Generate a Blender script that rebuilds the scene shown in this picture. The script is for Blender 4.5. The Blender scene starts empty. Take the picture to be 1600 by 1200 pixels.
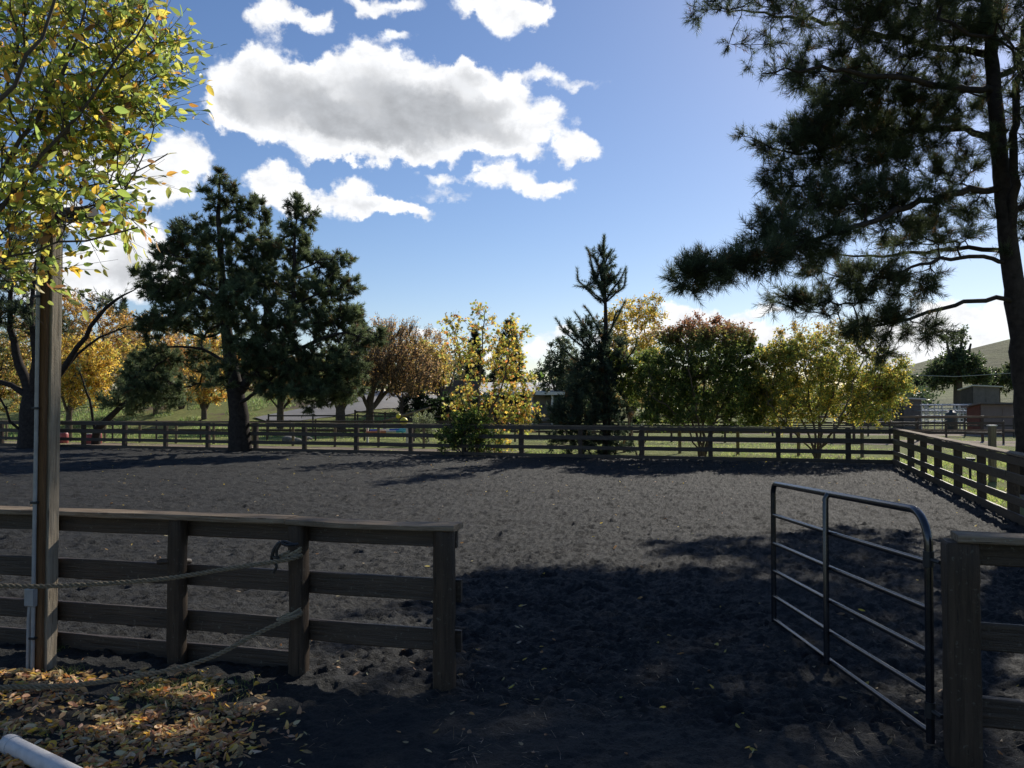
import bpy, math, random
import numpy as np
rng = np.random.default_rng(7)
random.seed(7)
PI = math.pi
# ------------------------------------------------------------------ camera, sky, sun
scene = bpy.context.scene
CAMH = 1.8
F = 1290.0                     # focal length in photo pixels (photo is 1600 wide)
PITCH = math.atan(28.0/F)
cam_d = bpy.data.cameras.new('camera'); cam = bpy.data.objects.new('camera', cam_d)
scene.collection.objects.link(cam); scene.camera = cam
cam_d.sensor_width = 36.0; cam_d.lens = F/1600*36.0
cam_d.clip_start = 0.05; cam_d.clip_end = 6000
cam.location = (0, 0, CAMH); cam.rotation_euler = (PI/2+PITCH, 0, 0)
scene.view_settings.view_transform = 'Standard'
scene.view_settings.look = 'None'
scene.view_settings.gamma = 1
scene.view_settings.exposure = 0.4
scene.render.resolution_x = 1024; scene.render.resolution_y = 768
try:
    scene.cycles.max_bounces = 6; scene.cycles.transmission_bounces = 3; scene.cycles.diffuse_bounces = 3
    scene.cycles.transparent_max_bounces = 4
except Exception: pass

def ray(px, py):
    """direction for a photo pixel, scaled so that its y component is 1"""
    x = (px-800)/F; z = (600-py)/F
    c, s = math.cos(PITCH), math.sin(PITCH)
    y2 = c - z*s; z2 = s + z*c
    return x/y2, z2/y2
def at(px, py, Y):
    x, z = ray(px, py)
    return np.array((x*Y, Y, CAMH+z*Y))

SUN_AZ, SUN_EL = math.radians(31), math.radians(32)
sd = (math.sin(SUN_AZ)*math.cos(SUN_EL), math.cos(SUN_AZ)*math.cos(SUN_EL), math.sin(SUN_EL))
sun_d = bpy.data.lights.new('sun', 'SUN'); sun = bpy.data.objects.new('sun', sun_d)
scene.collection.objects.link(sun)
sun_d.energy = 3.7; sun_d.angle = math.radians(0.5); sun_d.color = (1.0, 0.93, 0.82)
sun.rotation_euler = (PI/2-SUN_EL, 0, PI-SUN_AZ)

world = bpy.data.worlds.new('World'); scene.world = world; world.use_nodes = True
class NT:
    def __init__(s, tree): s.t = tree; s.n = tree.nodes; s.l = tree.links
    def node(s, typ, **kw):
        n = s.n.new(typ)
        for k, v in kw.items(): setattr(n, k, v)
        return n
    def put(s, sock, v):
        if isinstance(v, bpy.types.NodeSocket): s.l.new(v, sock)
        else: sock.default_value = v
    def math(s, op, a, b=0.0, c=0.0, clamp=False):
        n = s.node('ShaderNodeMath', operation=op, use_clamp=clamp)
        s.put(n.inputs[0], a); s.put(n.inputs[1], b); s.put(n.inputs[2], c); return n.outputs[0]
    def vec(s, op, a, b=(0,0,0)):
        n = s.node('ShaderNodeVectorMath', operation=op)
        s.put(n.inputs[0], a); s.put(n.inputs[1], b)
        return n.outputs['Value'] if op in ('DOT_PRODUCT', 'LENGTH') else n.outputs[0]
    def ramp(s, v, a, b, c=0.0, d=1.0, smooth=False):
        n = s.node('ShaderNodeMapRange', interpolation_type='SMOOTHSTEP' if smooth else 'LINEAR')
        s.put(n.inputs[0], v); s.put(n.inputs[1], a); s.put(n.inputs[2], b); s.put(n.inputs[3], c); s.put(n.inputs[4], d)
        return n.outputs[0]
    def noise(s, vec, scale, detail=3, rough=0.5, dist=0.0):
        n = s.node('ShaderNodeTexNoise')
        if vec is not None: s.put(n.inputs['Vector'], vec)
        n.inputs['Scale'].default_value = scale; n.inputs['Detail'].default_value = detail
        n.inputs['Roughness'].default_value = rough; n.inputs['Distortion'].default_value = dist
        return n.outputs[0]
    def mix(s, f, a, b):
        n = s.node('ShaderNodeMix', data_type='RGBA')
        s.put(n.inputs[0], f); s.put(n.inputs[6], a if isinstance(a, bpy.types.NodeSocket) else (*a, 1)[:4])
        s.put(n.inputs[7], b if isinstance(b, bpy.types.NodeSocket) else (*b, 1)[:4]); return n.outputs[2]
    def cramp(s, v, stops):
        n = s.node('ShaderNodeValToRGB'); e = n.color_ramp.elements
        while len(e) < len(stops): e.new(0.5)
        for q, (p, c) in zip(e, stops): q.position = p; q.color = (*c, 1)[:4]
        s.put(n.inputs[0], v); return n.outputs[0]

W = NT(world.node_tree); W.n.clear()
SKY_S = 0.078
wo = W.node('ShaderNodeOutputWorld'); bg = W.node('ShaderNodeBackground'); W.l.new(bg.outputs[0], wo.inputs[0])
bg.inputs['Strength'].default_value = SKY_S
sky = W.node('ShaderNodeTexSky', sky_type='NISHITA'); sky.sun_disc = False
sky.sun_elevation = SUN_EL; sky.sun_rotation = SUN_AZ; sky.altitude = 300; sky.dust_density = 0.3; sky.air_density = 1.0; sky.ozone_density = 2.0
hsv = W.node('ShaderNodeHueSaturation'); W.l.new(sky.outputs[0], hsv.inputs['Color']); hsv.inputs['Saturation'].default_value = 1.12
tint = W.vec('MULTIPLY', hsv.outputs[0], (.97, .94, 1.03))
tc = W.node('ShaderNodeTexCoord'); D = tc.outputs['Generated']
sp = W.node('ShaderNodeSeparateXYZ'); W.l.new(D, sp.inputs[0])
az = W.math('ARCTAN2', sp.outputs[0], sp.outputs[1]); el = W.math('ARCSINE', sp.outputs[2])
cb = W.node('ShaderNodeCombineXYZ'); W.l.new(az, cb.inputs[0]); W.l.new(el, cb.inputs[1]); uv0 = cb.outputs[0]
nz = W.node('ShaderNodeTexNoise'); W.l.new(uv0, nz.inputs['Vector']); nz.inputs['Scale'].default_value = 17; nz.inputs['Detail'].default_value = 5
nz.inputs['Roughness'].default_value = 0.62
wv = W.vec('MULTIPLY', W.vec('SUBTRACT', nz.outputs['Color'], (.5, .5, .5)), (.085, .065, 0))
uv = W.vec('ADD', uv0, wv)
# cloud lumps: centre px, py, radius x, radius y (photo pixels, turned into azimuth / elevation), weight
CL = [(385,150,80,62,1.1),(440,125,72,52,1.1),(500,150,80,50,1.2),(570,115,62,52,1.2),(640,150,80,58,1.3),(700,170,90,58,1.3),(600,190,140,48,1.3),
 (480,195,150,40,1.1),(760,195,80,45,1.2),(800,222,70,28,1.0),(650,232,90,24,.9),(560,215,120,28,.9),(350,170,50,40,.8),(730,120,40,22,.7),
 (860,190,48,32,.7),(905,228,42,22,.75),(880,245,30,16,.6),(780,275,70,24,.8),(835,300,60,18,.75),(875,285,36,14,.6),
 (430,285,58,34,1.0),(470,310,46,22,.8),(545,308,50,36,1.1),(580,320,40,24,.8),(640,325,66,16,.8),(520,248,66,16,.7),(680,277,42,14,.5),(740,275,30,10,.3),
 (408,28,42,34,.75),(470,22,48,18,.65),(505,42,26,20,.5),(580,8,66,20,.75),(650,6,40,16,.5),(795,18,66,40,.85),(745,5,50,20,.7),(840,30,24,28,.5),
 (770,140,60,34,.62),(815,130,40,18,.45),(850,118,26,14,.45),(900,132,60,14,.48),(800,160,50,20,.55),(740,110,40,20,.5),(620,62,40,12,.42),(700,300,60,12,.4),(560,240,110,20,.5),
 (285,255,66,48,1.1),(235,290,80,34,1.0),(190,260,60,30,.8),(205,390,80,62,1.15),(150,430,90,50,1.1),(240,440,70,40,.9),(90,330,70,30,.7),(60,440,90,60,.8),
 (660,523,32,9,.6),(840,548,34,22,.8),(750,560,40,20,.6),(870,520,40,14,.6),
 (1060,510,60,36,1.0),(1120,512,70,36,1.05),(1180,535,80,34,1.0),(1250,552,100,30,1.0),(1330,560,90,36,.9),(1420,560,110,40,.95),(1200,478,56,14,.7),(1190,500,24,8,.4),
 (1480,490,90,26,.8),(1560,485,80,24,.85),(1500,530,110,24,.7),(1590,515,60,14,.5),(980,530,70,30,.9),(1380,510,60,24,.7),
 (-150,300,160,90,1.0),(-400,420,200,70,1.0),(1900,480,200,50,.9),(2300,350,240,90,.9)]
tot = None
for (px, py, rx, ry, w) in CL:
    x, z = ray(px, py); a = math.atan2(x, 1); e = math.atan2(z, math.hypot(x, 1))
    ca = math.cos(math.atan2(px-800, F))
    d = W.vec('MULTIPLY', W.vec('SUBTRACT', uv, (a, e, 0)), (F/(rx*1.25)/ca**2 if abs(px-800) < 900 else F/rx, F/(ry*1.25)/ca, 0))
    v = W.math('SUBTRACT', 1.0, W.vec('DOT_PRODUCT', d, d), clamp=True)
    v = W.math('MULTIPLY', W.math('MULTIPLY', v, v), w)
    tot = v if tot is None else W.math('ADD', tot, v)
n1 = W.noise(W.vec('MULTIPLY', uv0, (1, 1.5, 1)), 26, 6, 0.6)
n2 = W.noise(W.vec('ADD', W.vec('MULTIPLY', uv0, (1, 1.5, 1)), (-.006, -.012, 0)), 26, 6, 0.6)
rel = W.math('SUBTRACT', n2, n1)
dens = W.math('SUBTRACT', tot, W.math('MULTIPLY', W.math('SUBTRACT', n1, .22, clamp=True), .85))
alpha = W.ramp(dens, -0.06, .36, smooth=True)
thick = W.ramp(W.math('ADD', tot, W.math('MULTIPLY', rel, 0.7)), 0.8, 2.3, smooth=True)
bright = W.math('ADD', 1.0, W.math('MULTIPLY', rel, 0.7))
ccol = W.mix(thick, (.79/SKY_S, .80/SKY_S, .82/SKY_S), (.38/SKY_S, .395/SKY_S, .42/SKY_S))
cc = W.vec('MULTIPLY', ccol, bright)
cm = W.node('ShaderNodeCombineXYZ')
for k in range(3): W.l.new(bright, cm.inputs[k])
ccb = W.vec('MULTIPLY', ccol, cm.outputs[0])
W.l.new(W.mix(alpha, tint, ccb), bg.inputs[0])

# ------------------------------------------------------------------ helpers
def link(o): scene.collection.objects.link(o); return o
def tag(o, label=None, cat=None, group=None, kind=None):
    if label: o['label'] = label
    if cat: o['category'] = cat
    if group: o['group'] = group
    if kind: o['kind'] = kind
    return o
def empty(name, loc, rz=0.0, label=None, cat=None, group=None):
    o = bpy.data.objects.new(name, None); o.location = loc; o.rotation_euler = (0, 0, rz); o.empty_display_size = .2
    link(o); return tag(o, label, cat, group)
def copy_tree(o, parent=None):
    c = o.copy(); link(c); c.parent = parent
    for ch in list(o.children): copy_tree(ch, c)
    return c
def mesh_np(name, V, Fa, mat, parent=None, col=None, smooth=False, loc=None):
    """Fa: list of (m,k) int arrays"""
    if not isinstance(Fa, list): Fa = [Fa]
    Fa = [f for f in Fa if len(f)]
    me = bpy.data.meshes.new(name)
    V = np.asarray(V, dtype=np.float32)
    me.vertices.add(len(V)); me.vertices.foreach_set('co', V.ravel())
    nl = sum(f.size for f in Fa); nf = sum(len(f) for f in Fa)
    me.loops.add(nl); me.polygons.add(nf)
    me.loops.foreach_set('vertex_index', np.concatenate([f.ravel() for f in Fa]).astype(np.int32))
    tot_ = np.concatenate([np.full(len(f), f.shape[1]) for f in Fa]); st = np.concatenate([[0], np.cumsum(tot_)[:-1]])
    me.polygons.foreach_set('loop_start', st.astype(np.int32))
    if smooth: me.polygons.foreach_set('use_smooth', np.ones(nf, dtype=bool))
    me.update(calc_edges=True)
    if col is not None:
        a = me.color_attributes.new('Col', 'FLOAT_COLOR', 'POINT')
        c = np.ones((len(V), 4), dtype=np.float32); c[:, :3] = col; a.data.foreach_set('color', c.ravel())
    me.materials.append(mat)
    o = bpy.data.objects.new(name, me); link(o)
    if parent is not None: o.parent = parent
    if loc is not None: o.location = loc
    return o
class MB:
    """collects boxes and tubes, builds ONE mesh object"""
    def __init__(s): s.v = []; s.f = []; s.n = 0
    def add(s, V, Fs):
        V = np.asarray(V, float); s.v.append(V)
        for f in Fs: s.f.append([i+s.n for i in f])
        s.n += len(V); return s
    def box(s, x0, x1, y0, y1, z0, z1, seg=1, jit=0.0, bev=0.006, bow=(0, 0)):
        """a worn board, long along x"""
        b = min(bev, abs(y1-y0)*.3, abs(z1-z0)*.3)
        ring = [(y0+b, z0), (y1-b, z0), (y1, z0+b), (y1, z1-b), (y1-b, z1), (y0+b, z1), (y0, z1-b), (y0, z0+b)]
        V = []; Fs = []
        for i in range(seg+1):
            t = i/seg; x = x0+(x1-x0)*t; dy = bow[0]*math.sin(PI*t); dz = bow[1]*math.sin(PI*t)
            for (y, z) in ring:
                V.append((x+(random.uniform(-jit, jit)*.6 if i in (0, seg) else 0), y+dy+random.uniform(-jit, jit), z+dz+random.uniform(-jit, jit)))
        for i in range(seg):
            for k in range(8):
                a = i*8+k; c = i*8+(k+1) % 8; Fs.append([a, a+8, c+8, c])
        Fs.append(list(range(8))); Fs.append([seg*8+k for k in range(7, -1, -1)])
        return s.add(V, Fs)
    def tube(s, pts, rad, sides=8, cap=True, twist=0.0):
        pts = np.asarray(pts, float); n = len(pts)
        rad = np.full(n, rad) if np.isscalar(rad) else np.asarray(rad, float)
        T = np.gradient(pts, axis=0); T /= np.linalg.norm(T, axis=1)[:, None]+1e-9
        up = np.array((0, 0, 1.)) if abs(T[0][2]) < .9 else np.array((1., 0, 0))
        V = []; Fs = []
        A = np.cross(T[0], up); A /= np.linalg.norm(A)
        for i in range(n):
            A = A-T[i]*A.dot(T[i]); A /= np.linalg.norm(A)+1e-9; B = np.cross(T[i], A)
            for k in range(sides):
                th = 2*PI*k/sides+twist*i
                V.append(pts[i]+rad[i]*(math.cos(th)*A+math.sin(th)*B))
        for i in range(n-1):
            for k in range(sides):
                a = i*sides+k; b = i*sides+(k+1) % sides; Fs.append([a, b, b+sides, a+sides])
        if cap:
            Fs.append([k for k in range(sides-1, -1, -1)]); Fs.append([(n-1)*sides+k for k in range(sides)])
        return s.add(V, Fs)
    def quadbox(s, P):
        """8 explicit corners: bottom 4 ccw, top 4 ccw"""
        return s.add(P, [[3, 2, 1, 0], [4, 5, 6, 7], [0, 1, 5, 4], [1, 2, 6, 5], [2, 3, 7, 6], [3, 0, 4, 7]])
    def build(s, name, mat, parent=None, smooth=False, loc=None):
        me = bpy.data.meshes.new(name); me.from_pydata(np.concatenate(s.v).tolist(), [], s.f); me.materials.append(mat)
        if smooth:
            me.polygons.foreach_set('use_smooth', np.ones(len(me.polygons), dtype=bool))
            try: me.set_sharp_from_angle(angle=math.radians(40))
            except Exception: pass
        o = bpy.data.objects.new(name, me); link(o)
        if parent is not None: o.parent = parent
        if loc is not None: o.location = loc
        return o

# numpy value noise
def _h(ix, iy, sd_):
    n = (ix.astype(np.int64)*374761393+iy.astype(np.int64)*668265263+sd_*69069) & 0xffffffff
    n = ((n ^ (n >> 13))*1274126177) & 0xffffffff
    return ((n ^ (n >> 16)) & 0xffff)/65535.0
def vnoise(x, y, s_=0):
    x = np.asarray(x, float); y = np.asarray(y, float)
    ix = np.floor(x); iy = np.floor(y); fx = x-ix; fy = y-iy
    fx = fx*fx*(3-2*fx); fy = fy*fy*(3-2*fy)
    a = _h(ix, iy, s_); b = _h(ix+1, iy, s_); c = _h(ix, iy+1, s_); d = _h(ix+1, iy+1, s_)
    return (a*(1-fx)+b*fx)*(1-fy)+(c*(1-fx)+d*fx)*fy
def fbm(x, y, o=4, s_=0):
    r = 0; a = .5
    for i in range(o): r = r+a*vnoise(x*2**i+i*17.3, y*2**i-i*9.1, s_+i); a *= .5
    return r
def sst(a, b, x):
    t = np.clip((np.asarray(x, float)-a)/(b-a), 0, 1); return t*t*(3-2*t)

# ------------------------------------------------------------------ materials
MATS = {}
def mat(name, fn):
    m = bpy.data.materials.new(name); m.use_nodes = True; t = NT(m.node_tree)
    b = t.n.get('Principled BSDF'); fn(t, b); MATS[name] = m; return m
def bump(t, b, h, strength, dist=0.01):
    n = t.node('ShaderNodeBump'); n.inputs['Strength'].default_value = strength; n.inputs['Distance'].default_value = dist
    t.put(n.inputs['Height'], h); t.l.new(n.outputs[0], b.inputs['Normal'])
def wood(name, c1, c2, rough=.8, scale=1.0, lichen=0.0, axis=0, spec=.3):
    def fn(t, b):
        o = t.node('ShaderNodeTexCoord').outputs['Object']
        st = [(1.2, 22, 22), (22, 22, 1.2)][axis]
        g = t.noise(t.vec('MULTIPLY', o, tuple(q*scale for q in st)), 2.2, 6, .65, .4)
        big = t.noise(o, 2.3, 4, .6)
        c = t.mix(t.ramp(g, .3, .72), c1, c2); ck = t.noise(t.vec('MULTIPLY', o, tuple(q*scale*(1.6 if q > 2 else .7) for q in st)), 3.0, 3, .6, .2); c = t.mix(t.ramp(ck, .64, .68, 0, .85), c, tuple(q*.22 for q in c1))
        c = t.mix(t.ramp(big, .45, .75, 0, .5), c, tuple(q*.6 for q in c1))
        kn = t.node('ShaderNodeTexVoronoi'); t.put(kn.inputs['Vector'], t.vec('MULTIPLY', o, (2.2, 9, 9) if axis == 0 else (9, 9, 2.2))); kn.inputs['Scale'].default_value = 1
        c = t.mix(t.ramp(kn.outputs[0], .05, .12, .7, 0), c, tuple(q*.3 for q in c1))
        if lichen:
            l = t.noise(o, 34, 3, .7); c = t.mix(t.ramp(l, .62, .7, 0, lichen), c, (.34, .35, .27))
        t.put(b.inputs['Base Color'], c); b.inputs['Roughness'].default_value = rough
        b.inputs['Specular IOR Level'].default_value = spec
        bump(t, b, t.math('ADD', g, t.math('MULTIPLY', t.noise(o, 120, 2), .3)), .95, .009)
    return mat(name, fn)
M_fence = wood('brown_fence_wood', (.032, .021, .013), (.088, .062, .040), .55, lichen=.25, spec=.5)
M_cap = wood('weathered_cap_wood', (.10, .068, .044), (.38, .30, .21), .85, lichen=.5, spec=.15)
M_post = wood('brown_post_wood', (.032, .021, .013), (.085, .058, .037), .6, axis=1, lichen=.2)
M_grey = wood('grey_weathered_wood', (.20, .16, .11), (.42, .36, .27), .85, axis=1, lichen=.3)
M_brown = wood('brown_board_wood', (.10, .050, .020), (.19, .105, .048), .8, axis=1)
M_pale = wood('pale_post_wood', (.16, .12, .07), (.30, .24, .15), .8, axis=1)
M_red = wood('reddish_shed_wood', (.10, .035, .022), (.17, .07, .045), .8)
def simple(name, c, rough=.6, metal=0.0, var=.25, sc=6, bmp=0.0, spec=.5):
    def fn(t, b):
        o = t.node('ShaderNodeTexCoord').outputs['Object']; n = t.noise(o, sc, 5, .6)
        t.put(b.inputs['Base Color'], t.mix(t.ramp(n, .3, .7), tuple(q*(1-var) for q in c), tuple(q*(1+var) for q in c)))
        b.inputs['Roughness'].default_value = rough; b.inputs['Metallic'].default_value = metal
        b.inputs['Specular IOR Level'].default_value = spec
        if bmp: bump(t, b, t.noise(o, sc*8, 4, .6), bmp, .01)
    return mat(name, fn)
M_gate = simple('black_gate_paint', (.014, .015, .019), .22, 0, .4, 9, .05, .9)
M_pvc = simple('dirty_white_pipe', (.55, .54, .53), .5, 0, .18, 14, .1)
M_conduit = simple('grey_conduit', (.32, .32, .31), .5, 0, .2, 9)
M_rope = simple('weathered_rope', (.26, .21, .14), .95, 0, .35, 60, .5, .1)
M_rope_pale = simple('frayed_rope', (.40, .33, .22), .95, 0, .2, 60, .5, .1)
M_steel = simple('galvanised_steel', (.42, .43, .43), .38, .7, .2, 12)
M_dark = simple('dark_metal', (.03, .03, .03), .5, .2, .3, 12)
M_glass = simple('lamp_glass', (.12, .13, .14), .15, 0, .1, 5)
M_tan = simple('tan_siding', (.23, .17, .135), .85, 0, .12, 3, .2)
M_greyside = simple('grey_siding', (.13, .115, .10), .85, 0, .2, 3, .2)
M_roof = simple('pale_metal_roof', (.52, .50, .46), .45, .1, .15, 3)
M_white = simple('white_fascia', (.74, .72, .66), .6, 0, .1, 3)
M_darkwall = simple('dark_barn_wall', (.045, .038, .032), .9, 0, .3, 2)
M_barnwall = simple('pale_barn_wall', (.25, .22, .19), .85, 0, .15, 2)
M_asphalt = simple('grey_asphalt', (.20, .195, .19), .9, 0, .15, 1.5, .3)
M_tank = simple('dark_green_plastic', (.03, .045, .04), .5, 0, .3, 6)
M_pink = simple('coral_plastic', (.42, .10, .09), .45, 0, .15, 6)
M_blue = simple('blue_plastic', (.03, .09, .45), .45, 0, .15, 6)
M_teal = simple('teal_plastic', (.07, .35, .42), .45, 0, .15, 6)
M_orange = simple('orange_paint', (.55, .20, .10), .5, 0, .15, 6)
M_yellow = simple('yellow_plastic', (.80, .66, .05), .45, 0, .1, 6)
M_bark_dark = simple('dark_pine_bark', (.04, .032, .027), .9, 0, .45, 8, .9, .2)
M_bark = simple('grey_brown_bark', (.10, .08, .06), .9, 0, .35, 9, .8, .2)
M_bark_pale = simple('tan_stem_bark', (.15, .11, .075), .9, 0, .3, 9, .6, .2)
M_rock = simple('pale_rock', (.20, .19, .165), .9, 0, .3, 5, .5)
def leafmat(name, trans=.5, rough=.45, spec=.4, tint=(1, 1, 1)):
    def fn(t, b):
        a = t.node('ShaderNodeAttribute'); a.attribute_name = 'Col'
        t.put(b.inputs['Base Color'], a.outputs['Color']); b.inputs['Roughness'].default_value = rough
        b.inputs['Specular IOR Level'].default_value = spec
        tr = t.node('ShaderNodeBsdfTranslucent'); mx = t.node('ShaderNodeMixShader'); mx.inputs[0].default_value = trans
        t.l.new(t.vec('MULTIPLY', a.outputs['Color'], tuple(2.5*q for q in tint)), tr.inputs[0])
        t.l.new(b.outputs[0], mx.inputs[1]); t.l.new(tr.outputs[0], mx.inputs[2])
        t.l.new(mx.outputs[0], t.n.get('Material Output').inputs[0])
    return mat(name, fn)
M_leaf = leafmat('autumn_leaf', .5, .45, .4)
M_needle = leafmat('pine_needle', .38, .55, .25)
M_litter = leafmat('dry_leaf', .3, .6, .35)
M_blade = leafmat('grass_blade', .45, .5, .3)
# ------------------------------------------------------------------ the setting: ground
A = math.radians(17); CA, SA = math.cos(A), math.sin(A)
UE, VF, VN = 3.85, 27.7, 4.75          # right side, far side and near side of the arena, in fence axes
def uv2xy(u, v): return u*CA+v*SA, -u*SA+v*CA
def xy2uv(x, y): return x*CA-y*SA, x*SA+y*CA
def base_z(x, y):
    x = np.asarray(x, float); y = np.asarray(y, float)
    z = -0.1*sst(5.0, 8.5, y)
    z = z+2.75*sst(44, 66, y+.12*x)*sst(-2.5, -11, x)
    z = z+.25*sst(60, 120, y)*(fbm(x/30, y/30, 3, 5))
    return z
def gz(x, y): return float(base_z(x, y))
def groundpt(px, py):
    """the ground point behind a photo pixel"""
    x, z = ray(px, py); Y = 5.0
    for _ in range(60):
        Yn = (gz(x*Y, Y)-CAMH)/min(z, -.004); Y += .5*(min(Yn, 300)-Y)
    return np.array((x*Y, Y, gz(x*Y, Y)))

def grounds():
    def axis(lo, hi, step, far, g):
        a = list(np.arange(lo, hi+.01, step)); d = step; x = a[-1]
        while x < far: d *= g; x += d; a.append(x)
        d = step; x = a[0]; pre = []
        while x > -far: d *= g; x -= d; pre.append(x)
        return np.array(pre[::-1]+a)
    X = axis(-45, 40, .6, 4000, 1.22); Y = axis(-8, 95, .6, 4000, 1.22)
    gx, gy = np.meshgrid(X, Y)
    z = base_z(gx, gy)-.012
    u, v = xy2uv(gx, gy)
    inside = sst(UE-1.0, UE-1.7, u)*sst(VF-1.0, VF-1.7, v)*sst(-39.4, -38, u)*sst(.2, .9, v)
    z = z-.35*inside+(.05*(fbm(gx/1.6, gy/1.6, 3, 8)-.45)+.02)*sst(29, 32, v)*(1-inside)
    z = z+.16*(fbm(gx/2.2, gy/.9, 3, 3)-.45)*sst(44, 56, gy)*sst(-3, -10, gx)   # tussocks on the bank
    n, m = gx.shape; idx = np.arange(n*m).reshape(n, m)
    Fq = np.stack([idx[:-1, :-1], idx[:-1, 1:], idx[1:, 1:], idx[1:, :-1]], -1).reshape(-1, 4)
    def fn(t, b):
        o = t.node('ShaderNodeTexCoord').outputs['Object']
        n1_ = t.noise(o, .22, 5, .6); n2_ = t.noise(o, 2.6, 5, .7); n3 = t.noise(t.vec('MULTIPLY', o, (1, 1.6, 1)), 14, 4, .7)
        g = t.mix(t.ramp(n2_, .3, .7), (.13, .17, .045), (.28, .30, .10))
        g = t.mix(t.ramp(n3, .35, .75, 0, .6), g, (.34, .33, .15))
        dirt = t.mix(n3, (.13, .095, .065), (.24, .19, .14))
        c = t.mix(t.ramp(t.math('ADD', n1_, t.math('MULTIPLY', n2_, .35)), .72, .82), g, dirt)
        t.put(b.inputs['Base Color'], c); b.inputs['Roughness'].default_value = .95; b.inputs['Specular IOR Level'].default_value = .1
        bump(t, b, t.math('ADD', n3, t.noise(o, 45, 3, .7)), .9, .06)
    Mg = mat('grass_ground', fn)
    tag(mesh_np('ground', np.stack([gx, gy, z], -1).reshape(-1, 3), Fq, Mg, smooth=True), kind='structure')

    # loose dark arena footing with hoof prints
    us = [0.0]; 
    while us[-1] < 44: us.append(us[-1]+max(.014, .0048*us[-1]))
    us = np.array(us); uL = -us[::-1][:-1]; uR = us[us < UE-.02]; U = np.concatenate([uL[uL > -40], uR, [UE+.03]])
    vs = [.7]
    while vs[-1] < VF: vs.append(vs[-1]+max(.012, .0048*vs[-1]))
    vs[-1] = VF+.03; Vv = np.array(vs)
    gu, gv = np.meshgrid(U, Vv); x, y = uv2xy(gu, gv)
    wx = x+.05*vnoise(x*7, y*7, 40); wy = y+.05*vnoise(x*7, y*7, 41)
    h = .030*(fbm(wx*1.3, wy*1.3, 2, 10)-.38)
    h += .034*(vnoise(wx*5.2, wy*5.2, 11)-.5)*(.4+vnoise(wx*.7, wy*.7, 12))
    h += .030*(vnoise(wx*13, wy*13, 13)-.42)
    cl = vnoise(wx*24, wy*24, 14); h += .032*(cl**2-.3)
    cl = vnoise(wx*52, wy*52, 15); h += .020*(cl-.45)
    # hoof prints: dished ovals with a raised rim, laid cell by cell
    cell = .34; ix = np.floor(wx/cell); iy = np.floor(wy/cell); pr = np.zeros_like(h)
    for dx in (-1, 0, 1):
        for dy in (-1, 0, 1):
            jx = ix+dx; jy = iy+dy
            cx = (jx+.15+.7*_h(jx, jy, 21))*cell; cy = (jy+.15+.7*_h(jx, jy, 22))*cell
            ang = _h(jx, jy, 23)*6.28; on = _h(jx, jy, 24) < .75; dep = .5+.8*_h(jx, jy, 25)
            ex = (wx-cx)*np.cos(ang)+(wy-cy)*np.sin(ang); ey = -(wx-cx)*np.sin(ang)+(wy-cy)*np.cos(ang)
            r = np.sqrt((ex/.085)**2+(ey/.065)**2)
            pr += on*dep*(-.030*np.clip(1-r*r, 0, 1)+.013*np.exp(-((r-1.25)/.28)**2))
    inn = sst(VN-.3, VN+.3, gv)
    edge = sst(0, .7, VF-gv)*.7+.3
    h = h*(.45+.55*inn)*edge+pr*1.0*(.25+.75*inn)*edge+.012
    rake = .010*np.sin((gu*.25+gv)*2*PI/.16)*(vnoise(x*.35, y*.35, 30) > .45)*inn; h += rake*.6
    z = base_z(x, y)+h
    n, m = gu.shape; idx = np.arange(n*m).reshape(n, m)
    Fq = np.stack([idx[:-1, :-1], idx[:-1, 1:], idx[1:, 1:], idx[1:, :-1]], -1).reshape(-1, 4)
    def fn2(t, b):
        o = t.node('ShaderNodeTexCoord').outputs['Object']
        n3 = t.noise(o, 60, 4, .75); n4 = t.noise(o, 3, 4, .6); n5 = t.noise(o, 210, 3, .7)
        c = t.mix(t.ramp(n3, .3, .72), (.0125, .0135, .014), (.050, .0525, .052))
        c = t.mix(t.ramp(n4, .35, .75, 0, .5), c, (.050, .049, .046))
        v = t.node('ShaderNodeTexVoronoi'); t.put(v.inputs['Vector'], o); v.inputs['Scale'].default_value = 75
        c = t.mix(t.ramp(v.outputs[0], .05, .11, .7, 0), c, (.19, .18, .16)); wet = t.noise(t.vec('MULTIPLY', o, (1, 2.2, 1)), .55, 4, .6); c = t.mix(t.ramp(wet, .48, .62, 0, .45), c, (.012, .012, .013)); m1 = t.noise(o, 32, 4, .75)
        t.put(b.inputs['Base Color'], c); b.inputs['Roughness'].default_value = .8; b.inputs['Specular IOR Level'].default_value = .28
        bump(t, b, t.math('ADD', t.math('MULTIPLY', m1, 1.6), t.math('ADD', t.math('MULTIPLY', n3, .8), t.math('MULTIPLY', n5, .3))), 1.0, .045)
    tag(mesh_np('arena_footing', np.stack([x, y, z], -1).reshape(-1, 3), Fq, mat('dark_footing', fn2), smooth=True), kind='structure')

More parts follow.
